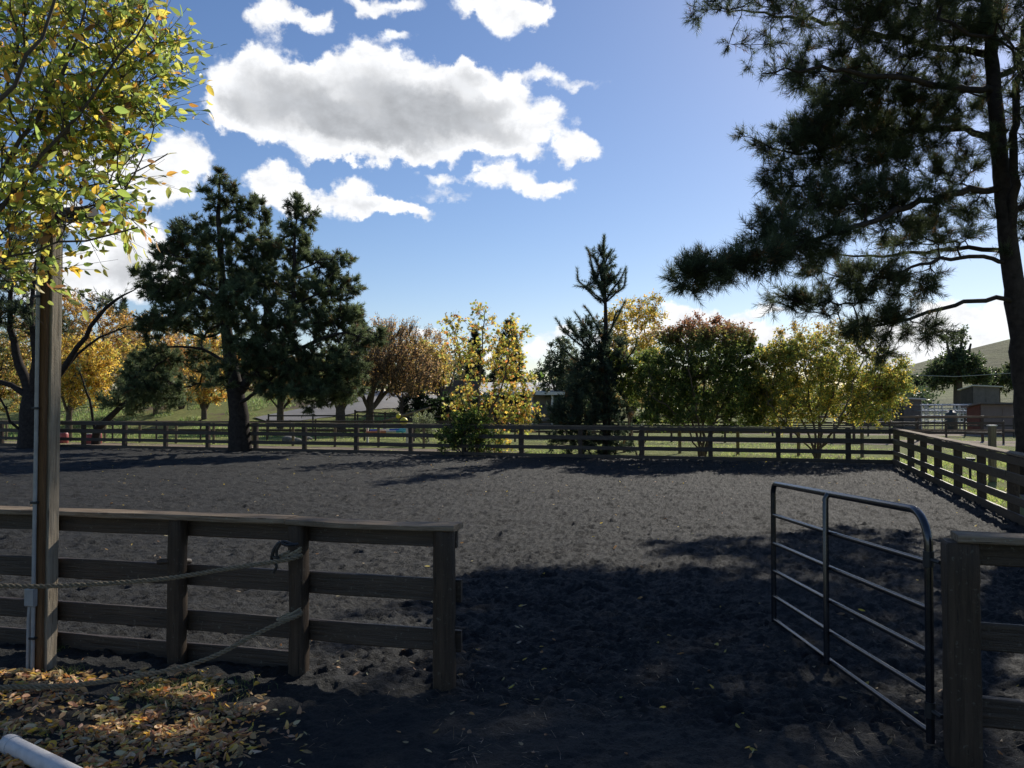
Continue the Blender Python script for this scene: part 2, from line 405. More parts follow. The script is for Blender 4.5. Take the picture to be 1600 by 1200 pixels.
    # bare strips and the drive, laid over the ground
    def ribbon(name, pts, w, material, lift=.03, seg=80, wob=.3):
        pts = np.array(pts, float); L = np.linspace(0, len(pts)-1, seg)
        cx = np.interp(L, range(len(pts)), pts[:, 0]); cy = np.interp(L, range(len(pts)), pts[:, 1])
        ww = np.interp(L, range(len(pts)), w if hasattr(w, '__len__') else [w]*len(pts))
        tx = np.gradient(cx); ty = np.gradient(cy); ll = np.hypot(tx, ty); nx, ny = -ty/ll, tx/ll
        V = []; K = 9
        for i in range(seg):
            for k in range(K):
                s_ = (k/(K-1)-.5)*(ww[i]+wob*(random.random()-.5)*(2 if k in (0, K-1) else 0))
                px_, py_ = cx[i]+nx[i]*s_, cy[i]+ny[i]*s_
                V.append((px_, py_, gz(px_, py_)+lift-(.05 if k in (0, K-1) else 0)))
        idx = np.arange(seg*K).reshape(seg, K)
        Fq_ = np.stack([idx[:-1, :-1], idx[1:, :-1], idx[1:, 1:], idx[:-1, 1:]], -1).reshape(-1, 4)
        return tag(mesh_np(name, V, Fq_, material, smooth=True), kind='structure')
    def fn3(t, b):
        o = t.node('ShaderNodeTexCoord').outputs['Object']; n = t.noise(o, 1.4, 6, .7); n_ = t.noise(o, 22, 4, .7)
        c = t.mix(t.ramp(n, .3, .7), (.19, .135, .09), (.33, .26, .19)); c = t.mix(t.ramp(n_, .3, .7, 0, .5), c, (.15, .105, .075))
        t.put(b.inputs['Base Color'], c); b.inputs['Roughness'].default_value = .95
        bump(t, b, n_, 1.0, .03)
    Md = mat('bare_dirt', fn3)
    P = [uv2xy(UE+1.5, 5), uv2xy(UE+1.5, 12), uv2xy(UE+1.4, 19)]
    ribbon('dirt_path', P, [2.2, 2.2, 1.0], Md)
    ribbon('dirt_track', [uv2xy(-38, VF+2.1), uv2xy(-20, VF+2.0), uv2xy(-13, VF+2.2), uv2xy(-8.5, VF+2.0)], [2.6, 2.2, 1.6, .5], Md)
    ribbon('paddock_dirt', [(-2, 47), (10, 41), (22, 37.5), (40, 34)], [2.5, 5.5, 6.0, 6.0], Md, seg=120)
    ribbon('corral_dirt', [(14, 52), (24, 51), (40, 50), (70, 48)], [6, 11, 16, 20], Md, seg=120, lift=.04)
    ribbon('side_dirt', [(4, 50), (-1, 53), (-7, 54)], [1.0, 2.2, 2.0], Md, lift=.05)
    ribbon('driveway', [(-16, 53), (-12.5, 56), (-10, 62), (-8.8, 74), (-9, 95), (-11, 130)], [3, 4.5, 6.5, 8, 9, 10], M_asphalt, lift=.09, seg=120, wob=.1)

    # far hill on the right
    xs = np.linspace(60, 900, 160); ys = np.linspace(170, 900, 120); hx, hy = np.meshgrid(xs, ys)
    b_ = hx/hy
    ridge = 14+34*np.clip((b_-.42)/.35, -.2, 2)
    hz = ridge*sst(190, 420, hy)*sst(.30, .44, b_)+9*(fbm(hx/90, hy/90, 4, 60)-.45)*sst(200, 320, hy)*sst(.42, .6, b_)-.6
    n, m = hx.shape; idx = np.arange(n*m).reshape(n, m)
    Fq = np.stack([idx[:-1, :-1], idx[:-1, 1:], idx[1:, 1:], idx[1:, :-1]], -1).reshape(-1, 4)
    def fn4(t, b):
        o = t.node('ShaderNodeTexCoord').outputs['Object']; n = t.noise(o, .012, 6, .65); n_ = t.noise(t.vec('MULTIPLY', o, (1, 1, 4)), .11, 6, .75)
        c = t.mix(t.ramp(n, .35, .65), (.13, .12, .06), (.22, .23, .10)); c = t.mix(t.ramp(n_, .5, .7, 0, .7), c, (.05, .06, .03))
        t.put(b.inputs['Base Color'], c); b.inputs['Roughness'].default_value = 1
        bump(t, b, n_, 1.0, 3.0)
    tag(mesh_np('hill', np.stack([hx, hy, hz], -1).reshape(-1, 3), Fq, mat('hill_grass', fn4), smooth=True), kind='structure')
grounds()
# ------------------------------------------------------------------ fences, gate, post, ropes
def worn_post(w, d, h, rnd=.3, lean=(0, 0), sides=12, z0=-.15, chip=.004):
    """a squared-round post standing at its own origin"""
    mb = MB(); V = []; K = 7; zs = [z0+(h-z0)*k/K for k in range(K)]+[h-.012, h]
    for i, z in enumerate(zs):
        s_ = 1.0 if i < len(zs)-1 else .93
        for k in range(sides):
            a = 2*PI*k/sides+PI/sides; c, s = math.cos(a), math.sin(a)
            q = (abs(c)**(2/(2+rnd*12))+0, abs(s)**(2/(2+rnd*12)))
            V.append((math.copysign(q[0], c)*w/2*s_+lean[0]*z+random.uniform(-chip, chip), math.copysign(q[1], s)*d/2*s_+lean[1]*z+random.uniform(-chip, chip), z))
    Fs = []
    for i in range(len(zs)-1):
        for k in range(sides):
            a = i*sides+k; b = i*sides+(k+1) % sides; Fs.append([a, b, b+sides, a+sides])
    Fs.append([(len(zs)-1)*sides+k for k in range(sides)])
    return mb.add(V, Fs)
def board_fence(name_label, p0, p1, posts, h, rails, cap, group, zfun, post_w=.12, capsegs=None, railside=1, mats=(M_post, M_fence, M_cap), kick=None, rnd=.3, pw_last=None, top_board=.10, ext=(0, 0), cat='fence', capw=(-.075, .105)):
    """p0->p1 in plan; posts: distances along; local y+ = left of travel"""
    p0 = np.array(p0); p1 = np.array(p1); L = np.linalg.norm(p1-p0); rz = math.atan2(p1[1]-p0[1], p1[0]-p0[0])
    z0 = zfun(*p0); z1 = zfun(*p1)
    root = empty('board_fence', (p0[0], p0[1], z0), rz, name_label, cat, group)
    zl = lambda s_: zfun(*(p0+(p1-p0)*s_/L))-z0
    for i, s_ in enumerate(posts):
        w = pw_last if (pw_last and i == len(posts)-1) else post_w
        worn_post(w*random.uniform(.94, 1.06), w*random.uniform(.9, 1.05), h-.028, rnd, (random.uniform(-.012, .012), random.uniform(-.008, .008))).build('post', mats[0], root, smooth=True, loc=(s_, 0, zl(s_)))
    y = railside*(post_w/2+.003)
    def run(a, b, zc, hh, th, nm, m, yy0, yy1, drop=0):
        n = max(2, int((b-a)/.35)); mb = MB()
        za, zb = zl(a), zl(b); nseg = n
        mb.box(a, b, yy0, yy1, zc-hh/2, zc+hh/2, nseg, .0025, .006, (0, random.uniform(-.012, .004)))
        V = mb.v[-1]; t = (V[:, 0]-a)/(b-a); V[:, 2] += np.interp(a+t*(b-a), np.linspace(0, L, 20), [zl(q) for q in np.linspace(0, L, 20)])
        return mb.build(nm, m, root)
    joints = sorted([-ext[0]]+[q for i, q in enumerate(posts) if 0 < i < len(posts)-1 and i % 2 == 0]+[L+ext[1]])
    for zc, hh in rails:
        for a, b in zip(joints[:-1], joints[1:]):
            yy = sorted((y, y+railside*.032))
            run(a+.003, b-.003, zc+random.uniform(-.006, .006), hh, .032, 'rail', mats[1], *yy)
    cj = capsegs or joints
    for a, b in zip(cj[:-1], cj[1:]):
        if top_board:
            yy = sorted((y, y+railside*.032)); run(a+.003, b-.003, h-.035-top_board/2, top_board, .03, 'rail', mats[1], *yy)
        if cap: run(a+.002-(.03 if a == cj[0] else 0), b-.002+(.03 if b == cj[-1] else 0), h-.008+random.uniform(-.003, .003), .036, .18, 'cap_board', mats[2], min(capw[0]*railside, capw[1]*railside), max(capw[0]*railside, capw[1]*railside))
    if kick:
        for (a, b, zc, hh) in kick:
            yy = sorted((y, y+railside*.035)); run(a, b, zc, hh, .03, 'kick_board', mats[1], *yy)
    return root
def XY(u, v): return uv2xy(u, v)
RL = [(.60, .145), (.285, .14)]
# near fence, left of the opening
us_ = [-8.75, -7.8, -6.82, -5.9, -5.01, -3.9, -2.95, -1.93]
pA, pB = XY(-9.0, VN-.02), XY(-1.93, VN+.11)
sA = [u+9.0 for u in us_]; LA = math.hypot(pB[0]-pA[0], pB[1]-pA[1]); sA[-1] = LA
board_fence('nearest brown board fence left of the gateway, with ropes tied to it', pA, pB, sA, 1.025, RL, True, None, gz, post_w=.125, capsegs=[0, 2.2, 5.98, LA+.06], kick=[(0, 3.0, .07, .14), (3.03, 6.0, .06, .14)], rnd=.06, pw_last=.14, top_board=.115, ext=(0, .09))
# near fence, right of the opening (starts with the fat gate post)
pC = (2.235, 4.13); pD = (2.235+CA*3.2, 4.13-SA*3.2)
board_fence('dark board fence starting at the thick gate post, nearest right', pC, pD, [0, 1.1, 2.2, 3.2], 1.135, [(.62, .14), (.24, .15)], True, None, gz, post_w=.15, rnd=1.2, top_board=.12, capw=(-.09, .09))
# far side and right side
cor = np.array(XY(UE, VF)); farL = np.array(XY(-40, VF))
def far_s(px):       # where the sight line of a photo column crosses the far fence
    x, _ = ray(px, 668); a, b = farL, cor; d = b-a
    t = (x*a[1]-a[0])/(d[0]-x*d[1]); return t*np.linalg.norm(d)
pf = [far_s(p) for p in (3, 67, 131, 195, 259, 325, 400, 476, 557, 642, 725, 815, 907, 1003, 1110, 1216, 1325)]
d0 = pf[1]-pf[0]; pre = []; q = pf[0]-d0
while q > .3: pre.append(q); q -= d0
pf = sorted(pre)+pf+[np.linalg.norm(cor-farL)]
board_fence('long dark board fence along the far side of the arena', farL, cor, pf, 1.10, [(.69, .15), (.345, .13)], True, None, gz, post_w=.15, railside=-1, kick=[(0, np.linalg.norm(cor-farL), .06, .13)], rnd=1.0, top_board=.12)
side0 = np.array(XY(UE, VF-.05)); side1 = np.array(XY(UE, 6.0)); Ls = np.linalg.norm(side1-side0)
def side_s(px):
    x, _ = ray(px, 668); a, b = side0, side1; d = b-a
    return (x*a[1]-a[0])/(d[0]-x*d[1])*Ls
ps = [.1]+[side_s(p) for p in (1423, 1443, 1465, 1496, 1533, 1582)]
while ps[-1]+2.1 < Ls: ps.append(ps[-1]+2.15)
board_fence('board fence with sunlit cap running down the right side of the arena', side0, side1, ps, 1.08, [(.70, .16), (.36, .13)], True, None, gz, post_w=.15, railside=-1, kick=[(0, Ls, .08, .17)], rnd=1.0, top_board=.13, capw=(-.10, .12))

# tubular gate
def gate():
    d1, d2 = 4.33, 6.95
    def pt(px, py, t):
        Y = 1/((1-t)/d2+t/d1) if 0 else d2+(d1-d2)*t
        return at(px, py, Y)
    far = [(1208, y) for y in (763, 813, 857, 900, 940, 976)]
    xf, _ = ray(1208, 763); xh, _ = ray(1450, 800)
    Pf = np.array((xf*d2, d2)); Ph = np.array((xh*d1, d1))
    Lg = np.linalg.norm(Ph-Pf); rz = math.atan2(*(Ph-Pf)[::-1])
    zf = [at(1208, y, d2)[2] for y in (763, 813, 857, 900, 940, 976)]
    zh = [at(1450, y, d1)[2] for y in (802, 879, 952, 1020, 1084, 1145)]
    zf = [z+.045 for z in zf]
    root = empty('farm_gate', (Pf[0], Pf[1], 0), rz, 'open black tubular metal farm gate with six bars at the arena opening', 'gate')
    R = .0215; fr = []
    # bent frame: up the far stile, along the top, down the hinge stile
    def arc(c, r, a0, a1, sl):
        return [(c[0]+r*math.cos(a), c[1]+r*math.sin(a)) for a in np.linspace(a0, a1, 9)]
    pts = [(0, zf[5]-.02), (0, zf[0]-.10)]+arc((.09, zf[0]-.09), .09, PI, PI/2, 0)[1:]
    r2 = .17; pts += [(Lg*.5, (zf[0]+zh[0])/2)]
    pts += arc((Lg-r2, zh[0]-r2), r2, PI/2, 0, 0)+[(Lg, zh[3]), (Lg, .03)]
    fine = []
    for a, b in zip(pts[:-1], pts[1:]):
        fine += [(a[0]+(b[0]-a[0])*k/3, a[1]+(b[1]-a[1])*k/3) for k in range(3)]
    fine.append(pts[-1])
    MB().tube([(x, 0, z) for x, z in fine], R, 14).build('frame', M_gate, root, smooth=True)
    for k in range(1, 6):
        MB().tube([(R*.5, 0, zf[k]), (Lg*.5, 0, (zf[k]+zh[k])/2-.004), (Lg-R*.5, 0, zh[k])], .0165, 12).build('bar', M_gate, root, smooth=True)
    sx = .0
    x, _ = ray(1297.6, 800); d = Ph-Pf; t = (x*Pf[1]-Pf[0])/(d[0]-x*d[1]); sx = t*Lg
    MB().tube([(sx, -.034, zf[5]+(zh[5]-zf[5])*t-.02), (sx, -.034, zf[0]+(zh[0]-zf[0])*t-.03), (sx, -.012, zf[0]+(zh[0]-zf[0])*t)], .020, 12).build('stay', M_gate, root, smooth=True)
    for z in (.98, .2):
        m = MB(); m.tube([(Lg+.0, 0, z-.04), (Lg, 0, z+.04)], R+.006, 12)
        m.tube([(Lg+.0, 0, z), (Lg+.10, .01, z)], .011, 8); m.build('hinge', M_dark, root, smooth=True)
gate()

# tall light post with its conduit
def light_post():
    Y = 5.62; b = at(74.5, 1042, Y); t = at(76, 345, Y); H = t[2]+.02
    root = empty('light_post', (b[0], Y, 0), math.radians(-15), 'tall wooden light post with grey conduit, rising through the tree at left', 'lamp post')
    m = MB()
    def pole(x0, x1, y0, y1, z0, z1, mt, nm):
        m = MB(); n = 26; bx = MB()
        bx.box(z0, z1, y0, y1, -x1, -x0, n, .0018, .006)
        V = bx.v[0]; V2 = np.stack([-V[:, 2]+V[:, 0]*.004, V[:, 1], V[:, 0]], -1); bx.v[0] = V2
        bx.f = [f[::-1] for f in bx.f]; return bx.build(nm, mt, root)
    pole(-.042, .030, -.045, .050, -.1, H, M_grey, 'post')
    pole(-.045, .018, -.082, -.048, -.1, H-.02, M_brown, 'side_board')
    c = MB(); c.tube([(-.028, -.098, -.05), (-.026, -.098, .9), (-.022, -.097, 1.6), (-.020, -.097, H-.15)], .013, 10).build('conduit', M_conduit, root, smooth=True)
    MB().tube([(-.064, -.10, -.05), (-.062, -.10, .35), (-.050, -.10, .48)], .012, 8).build('conduit', M_conduit, root, smooth=True)
    MB().box(-.075, -.005, -.125, -.087, .44, .56, 1, 0, .006).build('junction_box', M_conduit, root)
    for z in (.22, 1.12, 1.75, 2.5):
        MB().box(-.045, -.003, -.118, -.087, z, z+.016, 1, 0, .003).build('pipe_clip', M_dark, root)
    l = MB(); l.box(.05, .32, -.06, .06, H-.02, H+.055, 2, 0, .02)
    lamp = l.build('lamp_head', M_dark, root)
    g = MB(); g.box(.075, .30, -.05, .05, H-.032, H-.021, 1, 0, .003).build('lamp_glass', M_glass, lamp)
    a = MB(); a.tube([(-.01, 0, H-.06), (-.01, 0, H+.03), (.05, 0, H+.035)], .016, 8).build('lamp_arm', M_dark, root, smooth=True)
light_post()

# twisted ropes
def catm(P, n=16):
    P = np.array(P, float); P = np.vstack([2*P[0]-P[1], P, 2*P[-1]-P[-2]]); out = []
    for i in range(1, len(P)-2):
        for t in np.linspace(0, 1, n, endpoint=False):
            a, b, c, d = P[i-1:i+3]
            out.append(.5*((2*b)+(-a+c)*t+(2*a-5*b+4*c-d)*t*t+(-a+3*b-3*c+d)*t**3))
    out.append(P[-2]); return np.array(out)
def resample(C, step):
    s_ = np.concatenate([[0], np.cumsum(np.linalg.norm(np.diff(C, axis=0), axis=1))]); n = max(4, int(s_[-1]/step))
    q = np.linspace(0, s_[-1], n); return np.stack([np.interp(q, s_, C[:, k]) for k in range(3)], -1), q
def rope(label, P, mt, r=.0125, pitch=.095):
    C, q = resample(catm(P, 24), .0065); T = np.gradient(C, axis=0); T /= np.linalg.norm(T, axis=1)[:, None]
    up = np.array((0, 0, 1.)); A_ = np.cross(T, up); A_ /= np.linalg.norm(A_, axis=1)[:, None]+1e-6; B_ = np.cross(T, A_)
    mb = MB()
    for k in range(3):
        ph = 2*PI*q/pitch+2*PI*k/3
        mb.tube(C+(A_*np.cos(ph)[:, None]+B_*np.sin(ph)[:, None])*r*.72, r*.50, 6)
    return tag(mb.build('rope', mt, None, smooth=True), label, 'rope')
Yp = 5.335
def at3(L): return [at(px, py, Y) for px, py, Y in L]
rope('upper twisted grey rope, slung from the second fence post to the left edge', at3([(-150, 905, 4.6), (0, 915, 4.85), (100, 915, 5.0), (250, 905, 5.12), (360, 888, 5.2), (440, 876, 5.24), (466, 870, 5.28), (471, 868, 5.36)]), M_rope)
rope('lower twisted grey rope sagging close to the leaf covered ground', at3([(-150, 1076, 4.4), (0, 1074, 4.7), (120, 1070, 4.82), (250, 1050, 4.95), (330, 1027, 5.08), (400, 991, 5.18), (440, 972, 5.23), (466, 962, 5.28), (471, 957, 5.36)]), M_rope)
def wrap(label, z, turns, tail):
    cx, cy = at(452, 900, 5.38)[:2]; P = []
    for k in range(int(turns*16)+1):
        a = -1.2+2*PI*k/16; P.append((cx+.072*math.cos(a), cy+.072*math.sin(a), z+.018*k/16+.03*math.cos(a)))
    return rope(label, P, M_rope_pale, .0075)
wrap('pale rope loop wrapped round the second post, upper of two', 1.8-(872-628)*5.3/F, 1.9, 0)
wrap('pale rope loop wrapped round the second post, lower of two', 1.8-(966-628)*5.3/F, 1.2, 0)
def knot(label, px, py, Y, s_=.75):
    c = at(px, py, Y); mb = MB(); P = []
    for k in range(60):
        t = k/59*2*PI*2; P.append(c+s_*np.array((.022*math.sin(t)+.01*math.sin(2.5*t), -.012+.014*math.cos(1.5*t), .03*math.cos(t*1.5)+.01*math.sin(t))))
    P += [c+s_*np.array((.012, -.02, -.04)), c+s_*np.array((.026, -.024, -.07)), c+s_*np.array((.020, -.018, -.095))]
    C, _ = resample(catm(P, 4), .006); mb.tube(C, .0085*s_, 6); return tag(mb.build('rope_knot', M_rope_pale, None, smooth=True), label, 'knot')
def strap():
    mb = MB(); a = lambda x, y, Y: at(x, y, Y)
    for P in ([a(462, 852, 5.24), a(440, 846, 5.24), a(428, 858, 5.27), a(424, 874, 5.30)], [a(440, 846, 5.23), a(432, 862, 5.25), a(436, 880, 5.26)], [a(424, 874, 5.30), a(432, 884, 5.27), a(427, 895, 5.28)], [a(466, 850, 5.25), a(448, 852, 5.22), a(436, 849, 5.24), a(426, 868, 5.27), a(436, 872, 5.26)]):
        mb.tube(catm(P, 6), .0095, 6)
    tag(mb.build('tie_strap', M_dark, None, smooth=True), 'black tangled tie strap looped round the second post above the upper rope', 'strap')
strap()
def chain():
    mb = MB(); c0 = at(703, 915, 5.19)
    for k in range(9):
        c = c0+np.array((.004*math.sin(k*1.3), 0, -.022*k)); P = [c+np.array(((.008*math.sin(t) if k % 2 else 0), (0 if k % 2 else .008*math.sin(t)), .014*math.cos(t))) for t in np.linspace(0, 2*PI, 13)]
        mb.tube(P, .0028, 5, cap=False)
    tag(mb.build('gate_chain', M_steel, None, smooth=True), 'short steel chain hanging on the right side of the end post', 'chain')
chain()
# stub of a pole lying through the fence by the post
p = at(272, 876, 5.75); q_ = at(296, 877, 5.95)
tag(MB().tube([p-np.array((.10, .05, 0)), p, q_, q_+np.array((.003, .001, 0))], [.020, .020, .020, .016], 12).build('wooden_pole', M_fence, None, smooth=True), 'short round pole end poking out behind the third fence post', 'pole')
# white pipe, bottom left corner
def pipe():
    a = np.array((-2.57, 4.25, .058)); b = np.array((-1.2, 3.31, .052)); d = (b-a)/np.linalg.norm(b-a)
    root = empty('drain_pipe', a, 0, 'dirty white plastic pipe lying on the leaves in the bottom left corner', 'pipe')
    n = 14; pts = [d*(np.linalg.norm(b-a))*k/n for k in range(n+1)]
    m = MB(); m.tube(pts, .045, 24, cap=False); m.tube(pts[::-1], .040, 24, cap=False)
    m.build('pipe_body', M_pvc, root, smooth=True)
    m = MB(); e = [-d*.006, d*.0, d*.05]; m.tube([-d*.012, -d*.006, d*.02, d*.06], [.030, .045, .0495, .0495], 24); m.build('end_cap', M_pvc, root, smooth=True)
pipe()
# ------------------------------------------------------------------ trees
def unit(v): return v/(np.linalg.norm(v, axis=-1, keepdims=True)+1e-9)
class Skel:
    """branch graph: grows limbs from given trunk lines to the crown's clumps"""
    def __init__(s): s.p = []; s.par = []; s.r = []
    def line(s, pts, rad, step, parent=None, wob=.0):
        pts = np.asarray(pts, float); seg = np.linalg.norm(np.diff(pts, axis=0), axis=1); cum = np.concatenate([[0], np.cumsum(seg)])
        n = max(2, int(cum[-1]/step)+1); q = np.linspace(0, cum[-1], n)
        rr = np.interp(q, cum, rad)
        P = np.stack([np.interp(q, cum, pts[:, k]) for k in range(3)], -1)
        P[1:-1] += rng.normal(0, wob, (n-2, 3))
        last = parent
        for i in range(n):
            if i == 0 and parent is not None: continue
            s.p.append(P[i]); s.par.append(-1 if last is None else last); s.r.append(rr[i]); last = len(s.p)-1
        return last
    def nearest(s, pt):
        return int(np.argmin(np.linalg.norm(np.array(s.p)-pt, axis=1)))
    def limb(s, pts, rad, step, wob=.03):
        k = s.nearest(np.asarray(pts[0])); C = catm([s.p[k]]+list(pts[1:]), 8); return s.line(C, np.interp(np.linspace(0, 1, len(C)), np.linspace(0, 1, len(rad)), rad), step, parent=k, wob=wob)
    def reach(s, targets, step, up=.5, sag=0.0, wob=.05, below=1.0, first=0):
        t0 = np.array(s.p); d = np.array([np.min(np.linalg.norm(t0-t, axis=1)) for t in targets])
        ends = []
        for i in np.argsort(d):
            t = targets[i]; P = np.array(s.p); dz = P[:, 2]-(t[2]-.15)
            c = np.linalg.norm(P-t, axis=1)+below*np.clip(dz, 0, None)
            c[:first] += 50
            k = int(np.argmin(c)); a = P[k]; L = np.linalg.norm(t-a)
            if L < step*.5: ends.append(k); continue
            par = s.par[k]; dirp = unit(a-P[par]) if par >= 0 else np.array((0, 0, 1.))
            m1 = a+dirp*L*.30+np.array((0, 0, up*L*.15)); m2 = t-unit(t-a)*L*.3-np.array((0, 0, up*L*.25))+np.array((0, 0, sag*L))
            n = max(2, int(L/step)); last = k
            for j in range(1, n+1):
                u = j/n; q = (1-u)**3*a+3*(1-u)**2*u*m1+3*(1-u)*u*u*m2+u**3*t
                if j < n: q = q+rng.normal(0, wob, 3)*min(1, L)
                s.p.append(q); s.par.append(last); s.r.append(0); last = len(s.p)-1
            ends.append(last)
        return ends
    def finish(s, rtip, gam=.45, rmax=1e9):
        n = len(s.p); cnt = np.zeros(n)
        has = np.zeros(n, bool)
        for p in s.par:
            if p >= 0: has[p] = True
        for i in range(n-1, -1, -1):
            if not has[i]: cnt[i] += 1
            if s.par[i] >= 0: cnt[s.par[i]] += cnt[i]
        r = rtip*cnt**gam; s.R = np.where(np.array(s.r) > 0, np.maximum(np.array(s.r), 0), np.minimum(r, rmax)); s.cnt = cnt
        for i in range(n):
            if s.par[i] >= 0: s.R[i] = min(s.R[i], s.R[s.par[i]]*1.02)
        P = np.array(s.p); kids = [[] for _ in range(n)]
        for i, p in enumerate(s.par):
            if p >= 0: kids[p].append(i)
        mb = MB(); starts = [(None, 0)] if s.par[0] < 0 else []
        starts = [(None, i) for i in range(n) if s.par[i] < 0]
        while starts:
            p, i = starts.pop(); ch = [] if p is None else [p]; cur = i; ch.append(cur)
            while kids[cur]:
                ks = sorted(kids[cur], key=lambda k: -s.R[k]*1000-cnt[k]); 
                for k in ks[1:]: starts.append((cur, k))
                cur = ks[0]; ch.append(cur)
            if len(ch) < 2: continue
            rad = s.R[ch].copy()
            if p is not None: rad[0] = rad[1]*1.15
            sides = 12 if rad[0] > .12 else (7 if rad[0] > .035 else (5 if rad[0] > .015 else 3))
            mb.tube(P[ch], rad, sides, cap=False)
        return mb
def lobe_pts(lobes, shell=.6):
    out = []
    for (c, r, n) in lobes:
        d = unit(rng.normal(size=(n, 3))); rr = rng.uniform(0, 1, (n, 1))**(1/3); rr = shell+(1-shell)*rr if shell > 0 else rr
        rr = np.where(rng.uniform(size=(n, 1)) < .35, rng.uniform(.1, 1, (n, 1)), rr)
        out.append(np.asarray(c)+d*rr*np.asarray(r))
    return np.concatenate(out)
def pl(px, py, Y, rx, ry, n, rd=None, dy=0):
    """lobe from photo position and size at distance Y"""
    c = at(px, py, Y+dy); k = (Y+dy)/F
    return (c, (rx*k, (rd if rd is not None else rx*k), ry*k), n)
def twigs(ends, P, m, length, spread, up=0.0, out=None):
    """m twiglets from every branch end"""
    S = np.repeat(P, m, axis=0); D = unit(rng.normal(size=S.shape)+np.array((0, 0, up)))
    if out is not None: D = unit(D*spread+np.repeat(out, m, axis=0))
    L = length*rng.uniform(.45, 1.15, (len(S), 1)); return S, S+D*L
def prisms(S, E, r0, r1):
    """three sided twigs, vectorised"""
    n = len(S); T = unit(E-S); A_ = unit(np.cross(T, np.array((.31, .52, .79)))); B_ = np.cross(T, A_)
    V = np.empty((n, 6, 3))
    for k in range(3):
        o = math.cos(2*PI*k/3)*A_+math.sin(2*PI*k/3)*B_; V[:, k] = S+o*np.reshape(r0, (-1, 1)); V[:, 3+k] = E+o*np.reshape(r1, (-1, 1))
    f = np.array([[0, 1, 4, 3], [1, 2, 5, 4], [2, 0, 3, 5]])
    return V.reshape(-1, 3), (f[None]+6*np.arange(n)[:, None, None]).reshape(-1, 4)
LEAF4 = (np.array([(0, 0, 0), (.30, .42, .06), (0, 1, -.05), (-.30, .42, .06)]), np.array([[0, 1, 2, 3]]))
LEAF8 = (np.array([(0, 0, 0), (.20, .18, .05), (.25, .48, .07), (.15, .80, .02), (0, 1.05, -.08), (-.15, .80, .02), (-.25, .48, .07), (-.20, .18, .05), (0, .48, 0)]),
         np.array([[0, 1, 2, 8], [8, 2, 3, 4], [0, 8, 6, 7], [8, 4, 5, 6]]))
LOBED = (np.array([(0, 0, 0), (.42, .18, .05), (.28, .48, 0), (.5, .72, -.06), (.14, .70, .02), (0, 1.1, -.08), (-.14, .70, .02), (-.5, .72, -.06), (-.28, .48, 0), (-.42, .18, .05)]),
         np.array([[0, 1, 2, 8, ], [0, 2, 8, 9]]))
LOBED = (LOBED[0], np.array([[0, 1, 2, 2], [2, 3, 4, 4]]))
MAPLE = (np.array([(0, 0, 0), (.38, .10, .04), (.24, .36, 0), (.52, .62, -.06), (.16, .62, 0), (0, 1.05, -.08), (-.16, .62, 0), (-.52, .62, -.06), (-.24, .36, 0), (-.38, .10, .04)]),
         np.array([[0, 1, 2], [0, 2, 8], [0, 8, 9], [2, 3, 4], [8, 6, 7], [2, 4, 8], [8, 4, 6], [4, 5, 6]]))
def place(tmpl, pos, dirs, size, roll=None, widths=None):
    V0, F0 = tmpl; n = len(pos); Y_ = unit(dirs); R_ = unit(rng.normal(size=(n, 3))); X_ = unit(np.cross(Y_, R_)); Z_ = np.cross(X_, Y_)
    size = np.reshape(size, (-1, 1, 1))*np.ones((n, 1, 1)); w = 1.0 if widths is None else np.reshape(widths, (-1, 1, 1))
    V = pos[:, None]+size*(V0[None, :, 0:1]*w*X_[:, None]+V0[None, :, 1:2]*Y_[:, None]+V0[None, :, 2:3]*Z_[:, None])
    return V.reshape(-1, 3), (F0[None]+len(V0)*np.arange(n)[:, None, None]).reshape(-1, F0.shape[1])
def pal(n, cols, wts, jit=.18):
    c = np.array(cols)[rng.choice(len(cols), n, p=np.array(wts)/sum(wts))]; return np.clip(c*rng.uniform(1-jit, 1+jit, (n, 1))*rng.uniform(1-jit*.4, 1+jit*.4, (n, 3)), 0.003, 1)
def needle_foliage(S, E, per, nl, nw, base, jit=.3, fwd=.75, clump=None, t0=.1):
    """brush of needles round every shoot"""
    n = len(S); t = rng.uniform(t0, 1.02, (n, per, 1)); pos = S[:, None]+(E-S)[:, None]*t
    ax = unit(E-S)[:, None]*np.ones((n, per, 1)); pr = unit(np.cross(ax, rng.normal(size=(n, per, 3))))
    d = unit(ax*fwd*(.6+.8*t)+pr*(1.05-.35*t)+rng.normal(0, .12, (n, per, 3))); L = nl*rng.uniform(.65, 1.15, (n, per, 1))
    w = unit(np.cross(d, rng.normal(size=(n, per, 3))))*nw
    V = np.stack([pos-w, pos+w, pos+d*L], 2).reshape(-1, 3)
    f = np.arange(len(V)).reshape(-1, 3)
    c = np.array(base)*(1+jit*rng.uniform(-1, 1, (n, 1, 1)))*(1+.25*rng.uniform(-1, 1, (n, per, 1)))
    if clump is not None: c = c*clump[:, None, None]
    old = rng.uniform(size=(n, 1, 1)) < .04; c = np.where(old, np.array((.13, .075, .03)), c)
    c = np.repeat(c, 3, axis=1).reshape(-1, 3)
    return V, f, c
def tree_root(name, base, label, cat, group=None):
    return empty(name, tuple(base), 0, label, cat, group)
def finish_tree(root, base, trunk_mb, twV, twF, fol, bark, leafm, crown_name='crown'):
    base = np.asarray(base, float)
    V = np.concatenate(trunk_mb.v); quads = [f for f in trunk_mb.f if len(f) == 4]
    if twV is not None:
        off = len(V); V = np.concatenate([V, twV]); Fq = np.concatenate([np.array(quads, dtype=np.int64).reshape(-1, 4), twF+off])
    else: Fq = np.array(quads)
    mesh_np('trunk', V-base, Fq, bark, root, smooth=True)
    if fol is not None:
        Vs, Fs, Cs = fol; mesh_np(crown_name, Vs-base, Fs, leafm, root, col=Cs)
    return root

